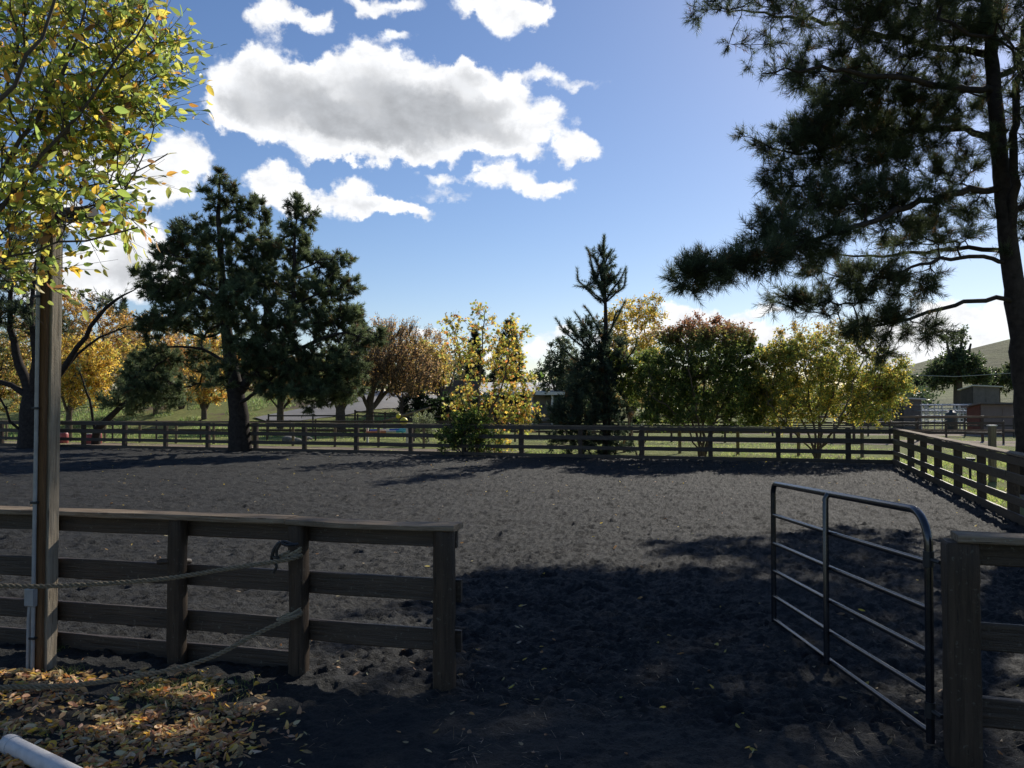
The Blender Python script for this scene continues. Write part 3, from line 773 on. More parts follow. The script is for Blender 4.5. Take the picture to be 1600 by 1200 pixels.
def conifer(name, label, base, paths, lobes, group=None, shoots=7, sl=.30, per=26, nl=.13, nw=.006, base_col=(.028, .042, .020), step=.35, up=.6, sag=0, rtip=.010, wob=.05, shell=.45, bark=None, extra_limbs=(), below=.6, spread=.9, first=3, jit=.35, gam=.45, cat='tree', rmax=.2):
    sk = Skel()
    for i, (pts, rad) in enumerate(paths):
        if i == 0: sk.line(pts, rad, step, wob=.012)
        else: sk.limb(pts, [q*.68 for q in rad], step, wob=.03)
    for pts, rad in extra_limbs: sk.limb(pts, rad, step)
    T = lobe_pts(lobes, shell); ends = sk.reach(T, step, up, sag, wob, below, first)
    mb = sk.finish(rtip, gam, rmax)
    P = np.array(sk.p); E = P[ends]; par = P[[max(0, sk.par[k]) for k in ends]]; out = unit(E-par)+np.array((0, 0, .25))
    # shoots from the branch ends and from the last stretch of each branch
    back = [k for k in range(len(sk.p)) if sk.cnt[k] <= 2 and sk.R[k] < .05]
    E2 = P[back]; out2 = unit(E2-P[[max(0, sk.par[k]) for k in back]])+np.array((0, 0, .25))
    S1, F1 = twigs(None, E, shoots, sl, spread, out=out); S2, F2 = twigs(None, E2, max(2, shoots//3), sl, spread*1.2, out=out2)
    S = np.concatenate([S1, S2]); F_ = np.concatenate([F1, F2])
    tv, tf = prisms(S, F_, np.full(len(S), rtip*.55), np.full(len(S), rtip*.3))
    cl = np.repeat(rng.uniform(.65, 1.5, len(E)), shoots); cl = np.concatenate([cl, rng.uniform(.7, 1.4, len(S2))])
    fol = needle_foliage(S, F_, per, nl, nw, base_col, jit, clump=cl)
    root = tree_root(name, base, label, cat, group)
    finish_tree(root, base, mb, tv, tf, fol, bark or M_bark_dark, M_needle); return root

def broadleaf(name, label, base, paths, lobes, cols, wts, group=None, tw=6, tl=.35, per=7, ls=.09, tmpl=LEAF4, step=.35, up=.7, rtip=.008, wob=.05, shell=.5, bark=None, below=1.2, first=2, topcol=None, hang=.4, jit=.2, rt=.004, leafm=None, gam=.5, cat='tree', twup=.4, rmax=.25, zc=None, spread=1.0, lw=1.0, wjit=0, extra=None, clj=.28):
    sk = Skel()
    for i, (pts, rad) in enumerate(paths):
        if i == 0: sk.line(pts, rad, step, wob=.01)
        else: sk.limb(pts, rad, step, wob=.03)
    T = lobe_pts(lobes, shell); ends = sk.reach(T, step, up, 0, wob, below, first)
    mb = sk.finish(rtip, gam, rmax)
    P = np.array(sk.p); E = P[ends]; par = P[[max(0, sk.par[k]) for k in ends]]; out = unit(E-par)+np.array((0, 0, twup))
    S, G = twigs(None, E, tw, tl, spread, out=out)
    tv, tf = prisms(S, G, np.full(len(S), rt), np.full(len(S), rt*.5))
    n = len(S); pf_ = per if wjit == 0 else per
    t = rng.uniform(.15, 1.05, (n, pf_, 1)); pos = (S[:, None]+(G-S)[:, None]*t+rng.normal(0, tl*.07, (n, pf_, 3))).reshape(-1, 3)
    d = unit(unit(G-S)[:, None]*.6+rng.normal(0, .7, (n, pf_, 3))+np.array((0, 0, -hang))).reshape(-1, 3)
    keep = rng.uniform(size=len(pos)) > wjit; pos = pos[keep]; d = d[keep]
    V, Fc = place(tmpl, pos, d, ls*rng.uniform(.6, 1.25, len(pos)), widths=np.full(len(pos), lw)); c = pal(len(pos), cols, wts, jit)
    clump = np.repeat(np.repeat(rng.uniform(1-clj, 1+clj, len(E)), tw), pf_)[keep]; c = c*clump[:, None]
    if zc is not None:       # leaves of another colour towards the top (autumn starts there)
        z0_, z1_, colz = zc; f = sst(z0_, z1_, pos[:, 2]+rng.normal(0, .15*(z1_-z0_)+.1, len(pos)))[:, None]
        c = c*(1-f)+np.array(colz)*rng.uniform(.7, 1.3, (len(pos), 1))*f
    c = np.repeat(c, len(tmpl[0]), axis=0)
    root = tree_root(name, base, label, cat, group)
    finish_tree(root, base, mb, tv, tf, (V, Fc, c), bark or M_bark, leafm or M_leaf); return root
GREEN = (.10, .15, .035); YG = (.28, .29, .06); YEL = (.52, .38, .07); ORA = (.46, .21, .06); BRN = (.22, .13, .065); OLV = (.16, .18, .05); RED = (.34, .09, .04); GOLD = (.42, .29, .08)

# --- big pine at the right, its crown running out of the frame
def right_pine():
    Y = 17.0; b = np.array(XY(UE+1.9, 13.4)); Yb = b[1]
    g = at(1612, 700, Y); base = np.array((g[0]+.1, Y, gz(g[0], Y)))
    tr = [base-(0, 0, .2), at(1607, 660, Y), at(1592, 520, Y), at(1578, 400, Y), at(1564, 260, Y+.1), at(1550, 100, Y+.2), at(1540, -60, Y+.2), at(1536, -300, Y), at(1545, -520, Y)]
    trr = [.36, .245, .21, .185, .16, .135, .11, .08, .04]
    t2 = [at(1578, 400, Y), at(1583, 300, Y-.2), at(1584, 180, Y-.3), at(1600, 40, Y-.3), at(1640, -150, Y-.2), at(1690, -330, Y)]
    limbs = [([at(1584, 470, Y), at(1540, 468, Y-.3), at(1480, 478, Y-.6), at(1400, 505, Y-.9), at(1340, 510, Y-1)], [.075, .07, .06, .045, .02]),
     ([at(1578, 405, Y), at(1500, 400, Y-.5), at(1420, 420, Y-1), at(1360, 440, Y-1.4)], [.07, .06, .04, .02]),
     ([at(1577, 385, Y), at(1480, 390, Y+.8), at(1380, 400, Y+1.4), at(1280, 400, Y+1.8)], [.08, .065, .045, .02]),
     ([at(1570, 300, Y), at(1500, 300, Y-.7), at(1400, 330, Y-1.6), at(1290, 370, Y-2.2), at(1180, 405, Y-2.6), at(1080, 430, Y-2.8)], [.11, .10, .08, .06, .04, .02]),
     ([at(1562, 220, Y), at(1470, 200, Y), at(1360, 215, Y+.4), at(1240, 240, Y+.7), at(1175, 215, Y+.8)], [.11, .09, .07, .04, .015]),
     ([at(1556, 140, Y), at(1450, 130, Y-1), at(1320, 110, Y-1.8), at(1190, 115, Y-2.4)], [.11, .09, .06, .015]),
     ([at(1550, 80, Y), at(1400, 60, Y+.8), at(1260, 30, Y+1.4), at(1120, 15, Y+1.6)], [.11, .09, .06, .015]),
     ([at(1545, 0, Y), at(1430, -60, Y-1.5), at(1300, -90, Y-2.6), at(1160, -110, Y-3.4)], [.10, .08, .06, .02]),
     ([at(1570, 330, Y), at(1640, 300, Y-.5), at(1740, 270, Y-1), at(1860, 280, Y-1)], [.10, .08, .06, .02]),
     ([at(1556, 120, Y), at(1650, 80, Y+1), at(1800, 40, Y+2)], [.10, .08, .02])]
    L = []
    def a(*q, **k): L.append(pl(*q[:5], int(q[5]*1.06), **k))
    a(1150, 60, Y, 30, 20, 10, dy=.8); a(1220, 80, Y, 60, 40, 30, dy=1.5); a(1290, 120, Y, 70, 40, 40, dy=1.6); a(1270, 200, Y, 60, 40, 34, dy=1.2); a(1370, 210, Y, 80, 40, 40, dy=1.5); a(1500, 150, Y, 50, 50, 24, dy=1)
    a(1120, 8, Y, 55, 20, 16, dy=1.4); a(1200, 40, Y, 70, 45, 44, dy=.6); a(1290, 40, Y, 100, 55, 80, dy=-.5); a(1420, 60, Y, 110, 80, 110); a(1510, 40, Y, 60, 60, 50)
    a(1250, 120, Y, 50, 40, 40, dy=-1.5); a(1195, 112, Y, 22, 12, 8, dy=-2.3, rd=.3); a(1330, 160, Y, 90, 55, 90); a(1440, 180, Y, 80, 60, 70); a(1178, 212, Y, 22, 12, 7, dy=.8, rd=.3); a(1205, 228, Y, 28, 14, 9, dy=.8, rd=.4)
    a(1265, 235, Y, 60, 40, 50, dy=.5); a(1350, 250, Y, 80, 50, 60); a(1230, 300, Y, 45, 35, 26); a(1310, 325, Y, 80, 38, 66, dy=-.8); a(1400, 330, Y, 70, 45, 50, dy=-1)
    a(1200, 360, Y, 45, 24, 26, dy=-1.5); a(1260, 380, Y, 65, 28, 44, dy=-2); a(1180, 408, Y, 46, 20, 30, dy=-2.5, rd=.8); a(1120, 425, Y, 40, 20, 26, dy=-2.6, rd=.7); a(1075, 435, Y, 30, 20, 20, dy=-2.8, rd=.6)
    a(1238, 470, Y, 36, 12, 12, dy=-1, rd=.6); a(1300, 478, Y, 50, 16, 16, dy=-1, rd=.7); a(1300, 430, Y, 40, 24, 14); a(1365, 440, Y, 50, 34, 34, dy=-1); a(1430, 440, Y, 40, 26, 16, dy=-.6); a(1385, 505, Y, 42, 18, 24, dy=-1, rd=.6)
    a(1330, 512, Y, 40, 14, 12, dy=-1, rd=.5); a(1435, 518, Y, 40, 14, 12, dy=-.8, rd=.6); a(1375, 548, Y, 18, 24, 8, dy=-1, rd=.3); a(1450, 380, Y, 60, 34, 30); a(1505, 330, Y, 40, 40, 18); a(1480, 260, Y, 50, 40, 26)
    a(1595, 360, Y, 40, 60, 12); a(1610, 200, Y, 60, 90, 40, dy=-1); a(1560, 180, Y, 40, 60, 16, dy=1.5)
    # above and beyond the frame
    a(1330, -60, Y, 100, 60, 70, dy=-1.4); a(1450, -120, Y, 140, 90, 120); a(1430, -260, Y, 120, 80, 80); a(1600, -200, Y, 150, 110, 110); a(1560, -420, Y, 120, 90, 70)
    a(1720, 60, Y, 130, 90, 90, dy=-.5); a(1780, 250, Y, 110, 60, 60, dy=-1); a(1800, -120, Y, 120, 100, 70)
    # towards the camera side, over the paddock
    a(1500, -60, Y, 110, 90, 60, dy=-3.4); a(1650, 60, Y, 110, 80, 50, dy=-3.4)
    # crown thinned for light: most clumps shading the litter and left arena are removed
    T = lobe_pts(L, .2); k = (T[:, 2]-.0)/sd[2]; gx_, gy_ = T[:, 0]-sd[0]*k, T[:, 1]-sd[1]*k; gy_ = np.maximum(gy_, .6)
    gpx = 800+F*gx_/gy_; gpy = 628+F*CAMH/gy_; lit = (gpx < 470) & (gpx > -500) & (gpy > 1010) & (gpy < 1330)
    lit |= (gpx < 640) & (gpy > 740) & (gpy <= 1010)
    lit |= (gpx < 735) & (gpy > 955) & (gpy < 1105)
    T = T[~(lit & (rng.uniform(size=len(T)) < .93))]; L = [(t, (.01, .01, .01), 1) for t in T]
    conifer('pine_tree', 'tall dark pine reaching over the arena from beyond its right side', base, [(tr, trr), (t2, [.15, .13, .11, .09, .06, .04])]+limbs, L,
        shoots=7, sl=.32, per=30, nl=.17, nw=.0044, base_col=(.050, .064, .030), step=.26, up=.35, wob=.045, shell=.2, rtip=.008, below=.2, first=18, gam=.42, rmax=.07)
right_pine()

# --- the two topped pine behind the far fence
def mid_pine():
    Y = 32.0; base = np.array((at(375, 700, Y)[0], Y, gz(0, Y)))
    tr = [base-(0, 0, .3), at(373, 650, Y), at(362, 580, Y), at(352, 500, Y), at(346, 420, Y), at(342, 340, Y), at(343, 272, Y)]
    limbs = [([at(368, 625, Y), at(395, 590, Y), at(430, 560, Y-.5), at(455, 480, Y-.5), at(460, 400, Y-.5), at(462, 312, Y-.5)], [.28, .26, .22, .14, .09, .03]),
      ([at(366, 620, Y), at(392, 560, Y+1), at(415, 480, Y+1), at(412, 400, Y+1), at(405, 330, Y+1)], [.2, .17, .12, .08, .03]),
      ([at(430, 560, Y-.5), at(480, 540, Y-1), at(530, 520, Y-1), at(575, 530, Y-1)], [.15, .12, .08, .03]),
      ([at(360, 570, Y), at(310, 545, Y), at(255, 543, Y), at(215, 545, Y)], [.10, .08, .05, .02]),
      ([at(370, 640, Y), at(395, 615, Y-1), at(430, 600, Y-2)], [.12, .1, .05]),
      ([at(350, 480, Y), at(300, 450, Y-.5), at(240, 435, Y-1)], [.10, .08, .03]),
      ([at(346, 420, Y), at(310, 405, Y-.5), at(280, 402, Y-.9), at(256, 392, Y-1)], [.06, .05, .04, .02]), ([at(343, 380, Y), at(315, 365, Y+.5), at(282, 358, Y+.8)], [.05, .04, .02]), ([at(343, 350, Y), at(365, 330, Y), at(384, 326, Y)], [.05, .04, .02]), ([at(342, 320, Y), at(325, 305, Y), at(318, 300, Y)], [.03, .03, .02]),
      ([at(462, 360, Y-.5), at(480, 345, Y-.5), at(487, 335, Y-.5)], [.04, .03, .02]), ([at(460, 420, Y-.5), at(500, 405, Y-1), at(538, 405, Y-1.2)], [.06, .04, .02]), ([at(455, 480, Y-.5), at(510, 455, Y-1), at(552, 450, Y-1.3)], [.08, .05, .02]), ([at(348, 450, Y), at(270, 435, Y+.6), at(222, 425, Y+1)], [.08, .05, .02]),
      ([at(364, 600, Y), at(330, 590, Y+.5), at(290, 570, Y+1)], [.1, .07, .03])]
    L = []
    def a(*q, **k): L.append(pl(*q[:5], int(q[5]*1.3), **k))
    a(343, 280, Y, 16, 10, 8); a(322, 303, Y, 10, 6, 4); a(362, 300, Y, 13, 8, 5); a(384, 324, Y, 14, 9, 7); a(350, 325, Y, 26, 18, 13); a(284, 356, Y, 18, 8, 8); a(488, 336, Y, 11, 8, 5); a(536, 404, Y, 14, 9, 6); a(552, 448, Y, 14, 9, 6); a(222, 425, Y, 16, 9, 7); a(325, 350, Y, 20, 12, 7); a(372, 350, Y, 20, 14, 8); a(345, 380, Y, 46, 16, 24); a(290, 375, Y, 34, 20, 20); a(262, 398, Y, 26, 14, 11); a(300, 415, Y, 46, 24, 34)
    a(405, 322, Y, 17, 14, 8, dy=1); a(412, 350, Y, 12, 20, 6, dy=1); a(400, 385, Y, 36, 24, 26); a(461, 325, Y, 16, 17, 10, dy=-.5); a(462, 360, Y, 26, 20, 16, dy=-.5); a(440, 400, Y, 44, 26, 32); a(484, 400, Y, 28, 24, 18)
    a(365, 430, Y, 70, 34, 62); a(250, 450, Y, 36, 20, 26); a(228, 436, Y, 20, 12, 7); a(285, 460, Y, 50, 26, 40); a(440, 450, Y, 70, 32, 60); a(515, 420, Y, 24, 20, 14); a(535, 450, Y, 22, 16, 10); a(510, 465, Y, 40, 26, 30)
    a(330, 500, Y, 75, 34, 62); a(260, 500, Y, 46, 24, 34); a(235, 520, Y, 30, 14, 12); a(440, 510, Y, 80, 40, 78, dy=-1); a(520, 505, Y, 46, 30, 40); a(545, 490, Y, 22, 16, 8); a(555, 530, Y, 36, 20, 22); a(590, 528, Y, 22, 10, 8)
    a(420, 560, Y, 55, 34, 46, dy=-2); a(480, 570, Y, 60, 40, 70, dy=-1); a(540, 570, Y, 40, 34, 34, dy=-1); a(470, 610, Y, 46, 24, 34, dy=-2); a(530, 610, Y, 34, 26, 24, dy=-1); a(430, 605, Y, 30, 18, 16, dy=-2); a(500, 632, Y, 30, 14, 9, dy=-1)
    a(370, 470, Y, 40, 40, 36, dy=-2.2); a(380, 540, Y, 36, 34, 26, dy=-2.4); a(345, 590, Y, 24, 18, 8, dy=-2); a(300, 560, Y, 46, 20, 20, dy=1); a(240, 560, Y, 40, 20, 22); a(225, 600, Y, 40, 26, 30); a(268, 605, Y, 28, 24, 10, dy=1); a(320, 590, Y, 30, 18, 10, dy=1)
    conifer('pine_tree', 'big bushy dark pine with two tops behind the far fence', base, [(tr, [.48, .38, .28, .20, .14, .09, .03])]+limbs, L,
        shoots=9, sl=.31, per=22, nl=.16, nw=.012, base_col=(.085, .108, .050), step=.4, up=.5, wob=.06, shell=.2, rtip=.013, below=.3, first=5, gam=.42, rmax=.12)
mid_pine()

# --- young pine with candle shoots in the middle, and dark evergreen bushes round its foot
def young_pine():
    Y = 29.3; base = np.array((at(948, 715, Y)[0], Y, gz(0, Y)))
    top = at(944, 372, Y); tr = [base-(0, 0, .2), at(948, 620, Y), at(947, 520, Y), at(946, 478, Y), at(944, 420, Y), top]
    sk = Skel(); sk.line(tr, [.16, .13, .08, .06, .04, .012], .25)
    S = []; E = []
    def candle(pts, r=.03, l=.22):
        e = sk.limb(pts, [r]+[r*.8]*(len(pts)-2)+[.010], .22, wob=.01)
        C, _ = resample(catm(pts, 8), .10)
        for q0, q1 in zip(C[:-1], C[1:]): S.append(q0); E.append(q1+(q1-q0)*.6)
    J = .25
    for pts in [[(944, 475), (925, 455), (905, 440), (902, 423)], [(944, 470), (930, 430), (920, 395), (917, 388)], [(944, 472), (955, 455), (970, 435), (977, 420)], [(944, 474), (962, 458), (975, 448), (978, 424)],
                [(944, 440), (935, 415), (928, 403)], [(944, 440), (951, 420), (960, 414)], [(944, 455), (935, 445), (925, 420), (922, 412)], [(944, 455), (952, 440), (965, 430), (968, 424)], [(944, 478), (930, 465), (915, 450), (902, 447)],
                [(944, 410), (938, 395), (936, 388)], [(944, 415), (949, 402), (952, 398)], [(944, 465), (940, 440), (942, 420)],
                [(946, 560), (915, 545), (885, 520), (870, 500)], [(946, 570), (920, 545), (895, 515), (888, 503)], [(946, 550), (925, 530), (910, 505), (900, 490)], [(946, 545), (935, 515), (922, 490), (914, 480)],
                [(946, 530), (960, 505), (972, 480), (976, 472)], [(946, 540), (955, 515), (962, 490), (966, 486)], [(946, 580), (905, 565), (880, 545), (872, 530)], [(946, 590), (970, 570), (990, 548), (995, 530)],
                [(944, 400), (943, 385), (944, 371)], [(944, 470), (944, 430), (944, 390), (944, 370)]]:
        dd = rng.uniform(-.6, .6); n = len(pts)
        candle([at(x, y, Y+dd*(i/(n-1))) for i, (x, y) in enumerate(pts)])
    S1 = np.repeat(np.array(S), 1, axis=0); E1 = np.array(E)
    T = lobe_pts([pl(935, 600, Y, 48, 40, 70), pl(925, 570, Y, 34, 24, 34), pl(960, 560, Y, 30, 34, 36), pl(944, 445, Y, 27, 22, 34), pl(944, 410, Y, 14, 20, 12), pl(905, 520, Y, 24, 14, 14), pl(925, 530, Y, 30, 26, 22), pl(905, 640, Y, 50, 34, 60), pl(950, 660, Y, 44, 38, 54), pl(875, 655, Y, 36, 24, 34), pl(935, 695, Y, 55, 22, 40), pl(885, 695, Y, 34, 18, 20)], .3)
    ends = sk.reach(T, .3, .5, 0, .04, .4, 2); mb = sk.finish(.009, .42, .06); P = np.array(sk.p); Ee = P[ends]
    out = unit(Ee-P[[max(0, sk.par[k]) for k in ends]])+np.array((0, 0, .6)); S2, E2 = twigs(None, Ee, 5, .38, .9, out=out)
    f1 = needle_foliage(S1, E1, 46, .17, .0055, (.05, .07, .045), .15, 1.1); f2 = needle_foliage(S2, E2, 30, .15, .012, (.05, .072, .045), .35)
    tv, tf = prisms(S2, E2, np.full(len(S2), .006), np.full(len(S2), .003))
    fol = (np.concatenate([f1[0], f2[0]]), np.concatenate([f1[1], f2[1]+len(f1[0])]), np.concatenate([f1[2], f2[2]]))
    root = tree_root('young_pine', base, 'young dark pine with upright candle shoots, tallest tree at the middle of the far fence', 'tree')
    finish_tree(root, base, mb, tv, tf, fol, M_bark_dark, M_needle)
young_pine()

def stems(px, py, Y, spec):
    """several stems from one foot: list of (points, radii)"""
    b = groundpt(px, py) if Y is None else np.array((at(px, py, Y)[0], Y, gz(at(px, py, Y)[0], Y)))
    return b, [([b-(0, 0, .15)]+[at(x, y, b[1]+d) for x, y, d in pts], list(np.linspace(r, r*.35, len(pts)+1))) for pts, r in spec]
# --- small trees just behind the far fence
Yf = 28.9
b, st = stems(745, 712, 30.0, [([(742, 660, 0), (725, 600, .3), (712, 520, .4)], .05), ([(748, 650, 0), (750, 580, 0), (757, 495, 0)], .05), ([(760, 660, 0), (785, 600, -.3), (800, 520, -.3)], .05), ([(755, 670, .3), (820, 640, .4), (838, 610, .4)], .04), ([(730, 680, .2), (700, 650, .2)], .03), ([(765, 650, 0), (778, 560, .3), (780, 530, .3)], .04)])
broadleaf('maple_sapling', 'loose open maple with yellow and orange leaves left of the young pine', b, st,
    [pl(712, 525, 30, 22, 34, 26), pl(752, 505, 30, 20, 32, 26), pl(805, 520, 30, 22, 32, 28), pl(775, 540, 30, 20, 20, 12), pl(735, 560, 30, 30, 34, 44), pl(790, 560, 30, 32, 34, 56), pl(750, 615, 30, 45, 30, 52), pl(810, 610, 30, 34, 40, 60), pl(790, 655, 30, 40, 26, 40), pl(715, 640, 30, 22, 20, 18), pl(825, 655, 30, 18, 24, 18), pl(780, 700, 30, 36, 12, 14)],
    [YG, YEL, ORA, GREEN, (.40, .34, .12)], [42, 30, 14, 16, 12], tw=4, tl=.34, per=5, ls=.115, tmpl=MAPLE, step=.25, rtip=.006, rt=.004, bark=M_bark_pale, shell=.2, zc=None, wjit=.45, first=4, up=.9, below=1.5, clj=.2)
b, st = stems(725, 712, 29.4, [([(722, 680, 0), (718, 655, .2)], .04), ([(740, 680, 0), (750, 655, 0)], .04), ([(710, 685, 0), (700, 665, 0)], .03)])
broadleaf('leafy_bush', 'rounded dark green bush at the foot of the open maple', b, st, [pl(728, 670, 29.6, 34, 26, 90), pl(705, 690, 29.6, 24, 18, 40), pl(752, 690, 29.6, 38, 20, 66), pl(742, 655, 29.6, 24, 16, 40)], [GREEN, OLV, YG, (.035, .07, .018)], [40, 20, 14, 40], tw=5, tl=.25, per=8, ls=.09, step=.2, rtip=.005, shell=.4, first=1, cat='bush')
b, st = stems(1098, 716, 28.0, [([(1092, 690, 0), (1075, 640, 0), (1040, 580, .5)], .055), ([(1098, 680, 0), (1100, 600, 0), (1095, 540, 0)], .06), ([(1104, 690, 0), (1125, 640, 0), (1160, 570, 0)], .055), ([(1106, 700, 0), (1115, 660, .6), (1120, 560, .9)], .06), ([(1090, 700, 0), (1060, 650, -.4), (1020, 620, -.7)], .04), ([(1096, 690, -.2), (1085, 620, -.8), (1070, 540, -.9)], .05)])
broadleaf('ornamental_tree', 'rounded dark green tree with reddish bare top and a fan of stems', b, st,
    [pl(1095, 560, 28, 72, 44, 190), pl(1050, 600, 28, 52, 44, 130), pl(1130, 610, 28, 60, 44, 140), pl(1090, 640, 28, 60, 24, 66), pl(1160, 570, 28, 36, 40, 70), pl(1020, 640, 28, 28, 26, 34), pl(1170, 640, 28, 34, 26, 36), pl(1100, 530, 28, 74, 18, 80), pl(1055, 652, 28, 44, 14, 24), pl(1140, 655, 28, 50, 14, 26), pl(1185, 600, 28, 26, 36, 40), pl(1040, 530, 28.0, 12, 15, 7), pl(1062, 518, 28.0, 10, 13, 6), pl(1085, 510, 28.0, 13, 16, 8), pl(1118, 516, 28.0, 11, 14, 7), pl(1140, 526, 28.0, 14, 18, 8), pl(1165, 538, 28.0, 12, 15, 7), pl(1012, 562, 28.0, 12, 15, 7), pl(1200, 560, 28.0, 12, 15, 7)],
    [GREEN, OLV, (.05, .08, .02), YG], [30, 34, 34, 8], tw=8, tl=.36, per=10, ls=.085, step=.25, rtip=.006, bark=M_bark_pale, shell=.35, zc=(3.75, 4.6, (.22, .10, .055)), first=8, hang=.5, wjit=.05)
b, st = stems(1095, 712, 28.4, [([(1100, 600, 0), (1110, 560, 0)], .05)])
b, st = stems(998, 712, 29.2, [([(985, 680, 0), (978, 630, .2), (972, 600, .2)], .035), ([(1000, 680, 0), (1003, 640, 0), (1003, 600, 0)], .035), ([(1008, 690, 0), (1018, 640, 0), (1015, 590, 0)], .035)])
broadleaf('slender_tree', 'small slender green tree with thin reddish stems right of the young pine', b, st, [pl(985, 590, 29.3, 34, 26, 60), pl(1015, 580, 29.3, 28, 30, 50), pl(975, 565, 29.3, 24, 20, 26), pl(1000, 625, 29.3, 28, 16, 18)], [GREEN, OLV, YG, YEL], [40, 30, 12, 4], tw=8, tl=.3, per=9, ls=.085, step=.25, rtip=.005, bark=M_bark_pale, shell=.3, first=4)
b, st = stems(1276, 721, 27.4, [([(1268, 690, 0), (1245, 640, 0), (1210, 590, .3)], .05), ([(1274, 680, 0), (1262, 600, 0), (1255, 550, 0)], .05), ([(1280, 690, 0), (1300, 620, 0), (1320, 560, 0)], .05), ([(1286, 695, 0), (1330, 640, -.2), (1370, 600, -.3)], .05), ([(1278, 690, .2), (1282, 610, .6), (1288, 545, .8)], .05), ([(1266, 700, 0), (1225, 660, -.4), (1200, 630, -.6)], .04), ([(1284, 700, 0), (1310, 660, -.6), (1350, 560, -1)], .05)])
broadleaf('ornamental_tree', 'wide yellow green tree fanning from one foot near the fence corner', b, st,
    [pl(1270, 570, 27.5, 66, 36, 120), pl(1210, 590, 27.5, 42, 44, 80), pl(1330, 590, 27.5, 60, 40, 120), pl(1380, 600, 27.5, 32, 26, 50), pl(1240, 630, 27.5, 60, 28, 66), pl(1340, 640, 27.5, 56, 22, 50), pl(1290, 620, 27.5, 60, 30, 60), pl(1385, 628, 27.5, 26, 14, 22), pl(1225, 555, 27.5, 36, 20, 40), pl(1290, 545, 27.5, 64, 16, 40), pl(1230, 655, 27.5, 46, 14, 26), pl(1340, 652, 27.5, 46, 12, 16), pl(1195, 625, 27.5, 26, 30, 30), pl(1395, 600, 27.5, 22, 26, 20), pl(1215, 534, 27.5, 11, 14, 7), pl(1245, 524, 27.5, 12, 15, 7), pl(1285, 526, 27.5, 10, 13, 6), pl(1310, 520, 27.5, 13, 16, 7), pl(1345, 536, 27.5, 12, 15, 7), pl(1375, 556, 27.5, 13, 16, 8), pl(1405, 578, 27.5, 14, 18, 9), pl(1410, 612, 27.5, 12, 15, 7)],
    [YG, YEL, GREEN, OLV, GOLD], [46, 16, 16, 20, 10], tw=8, tl=.36, per=8, ls=.085, step=.25, rtip=.006, bark=M_bark_pale, shell=.35, zc=(3.9, 4.8, (.42, .23, .05)), first=9, wjit=.1)
# yellow tree behind the young pine
b, st = stems(985, 700, 33.5, [([(985, 640, 0), (980, 560, 0), (975, 500, 0)], .09), ([(990, 620, .3), (1005, 540, .5), (1015, 490, .5)], .07), ([(982, 630, 0), (960, 560, 0), (955, 510, 0)], .07)])
broadleaf('autumn_tree', 'yellow leaved tree rising just right of and behind the young pine', b, st, [pl(975, 500, 33.5, 34, 30, 60), pl(1015, 490, 33.5, 22, 34, 44), pl(990, 550, 33.5, 46, 30, 90), pl(960, 530, 33.5, 20, 40, 40), pl(1020, 545, 33.5, 24, 30, 40)], [YEL, GOLD, YG, OLV], [38, 34, 22, 12], tw=6, tl=.36, per=6, ls=.10, step=.3, rtip=.007, bark=M_bark_pale, shell=.3, first=5, up=.9, wjit=.08, cat='tree')

# --- left background
def row_tree(label, px, base_py, Y, crown, cols, wts, n=1.0, r=.16, fork=None, group='autumn trees in rows on the far lawn', name='autumn_tree', **kw):
    bx = at(px, base_py, Y)[0]; b = np.array((bx, Y, gz(bx, Y))); cy0 = max(c[1]+c[3] for c in crown); cx = crown[0][0]
    sp = [([b-(0, 0, .3), at(px, min(base_py-18, cy0), Y), at((px+cx)/2, crown[0][1], Y)], [r*1.25, r, r*.35])]
    for dx, dy in (fork or [(-18, -60), (20, -55), (6, -70)]): sp.append(([at(px, base_py-22, Y), at(px+dx*.6, base_py-22+dy*.45, Y+dx*.02), at(px+dx, base_py-20+dy, Y+dx*.04)], [r*.6, r*.45, r*.25]))
    L_ = [pl(cx_, cy_, Y, rx, ry, int(k*n)) for cx_, cy_, rx, ry, k in crown]
    o = dict(tw=6, tl=.6, per=9, ls=.16, step=.6, rtip=.012, rt=.008, shell=.35, bark=M_bark, first=2); o.update(kw)
    return broadleaf(name, label, b, sp, L_, cols, wts, group=group, **o)
row_tree('olive and gold tree at the far left edge behind the thick trunk', -10, 665, 52, [(20, 560, 60, 60, 150), (-60, 540, 60, 60, 60), (10, 620, 50, 24, 50)], [GOLD, OLV, BRN, YG], [30, 30, 20, 10])
row_tree('bright yellow tree between the light post and the small leaning pine', 108, 668, 50, [(125, 600, 42, 40, 130), (105, 560, 30, 30, 60), (150, 570, 34, 40, 60)], [YEL, GOLD, YG, BRN], [50, 25, 12, 10])
row_tree('golden brown tree crowned above the leaning pine', 170, 662, 62, [(150, 520, 70, 44, 150), (195, 540, 34, 44, 60), (90, 500, 40, 36, 60), (120, 475, 34, 20, 20)], [GOLD, BRN, (.30, .17, .06), YEL], [40, 25, 20, 10])
row_tree('golden tree with straight trunk left of a forked one', 243, 664, 56, [(235, 590, 30, 34, 60), (215, 560, 34, 34, 60), (200, 620, 30, 18, 14)], [GOLD, YG, YEL, OLV], [35, 20, 20, 10])
row_tree('thin trunked brown gold tree second left of the two topped pine', 283, 664, 58, [(290, 585, 30, 30, 60), (270, 550, 30, 30, 50)], [GOLD, BRN, ORA], [40, 25, 10], r=.12)
row_tree('golden tree with a short trunk directly left of the two topped pine', 319, 664, 54, [(320, 612, 34, 22, 70), (330, 580, 34, 26, 50), (345, 545, 40, 26, 40)], [GOLD, YEL, ORA, OLV], [40, 30, 10, 10])
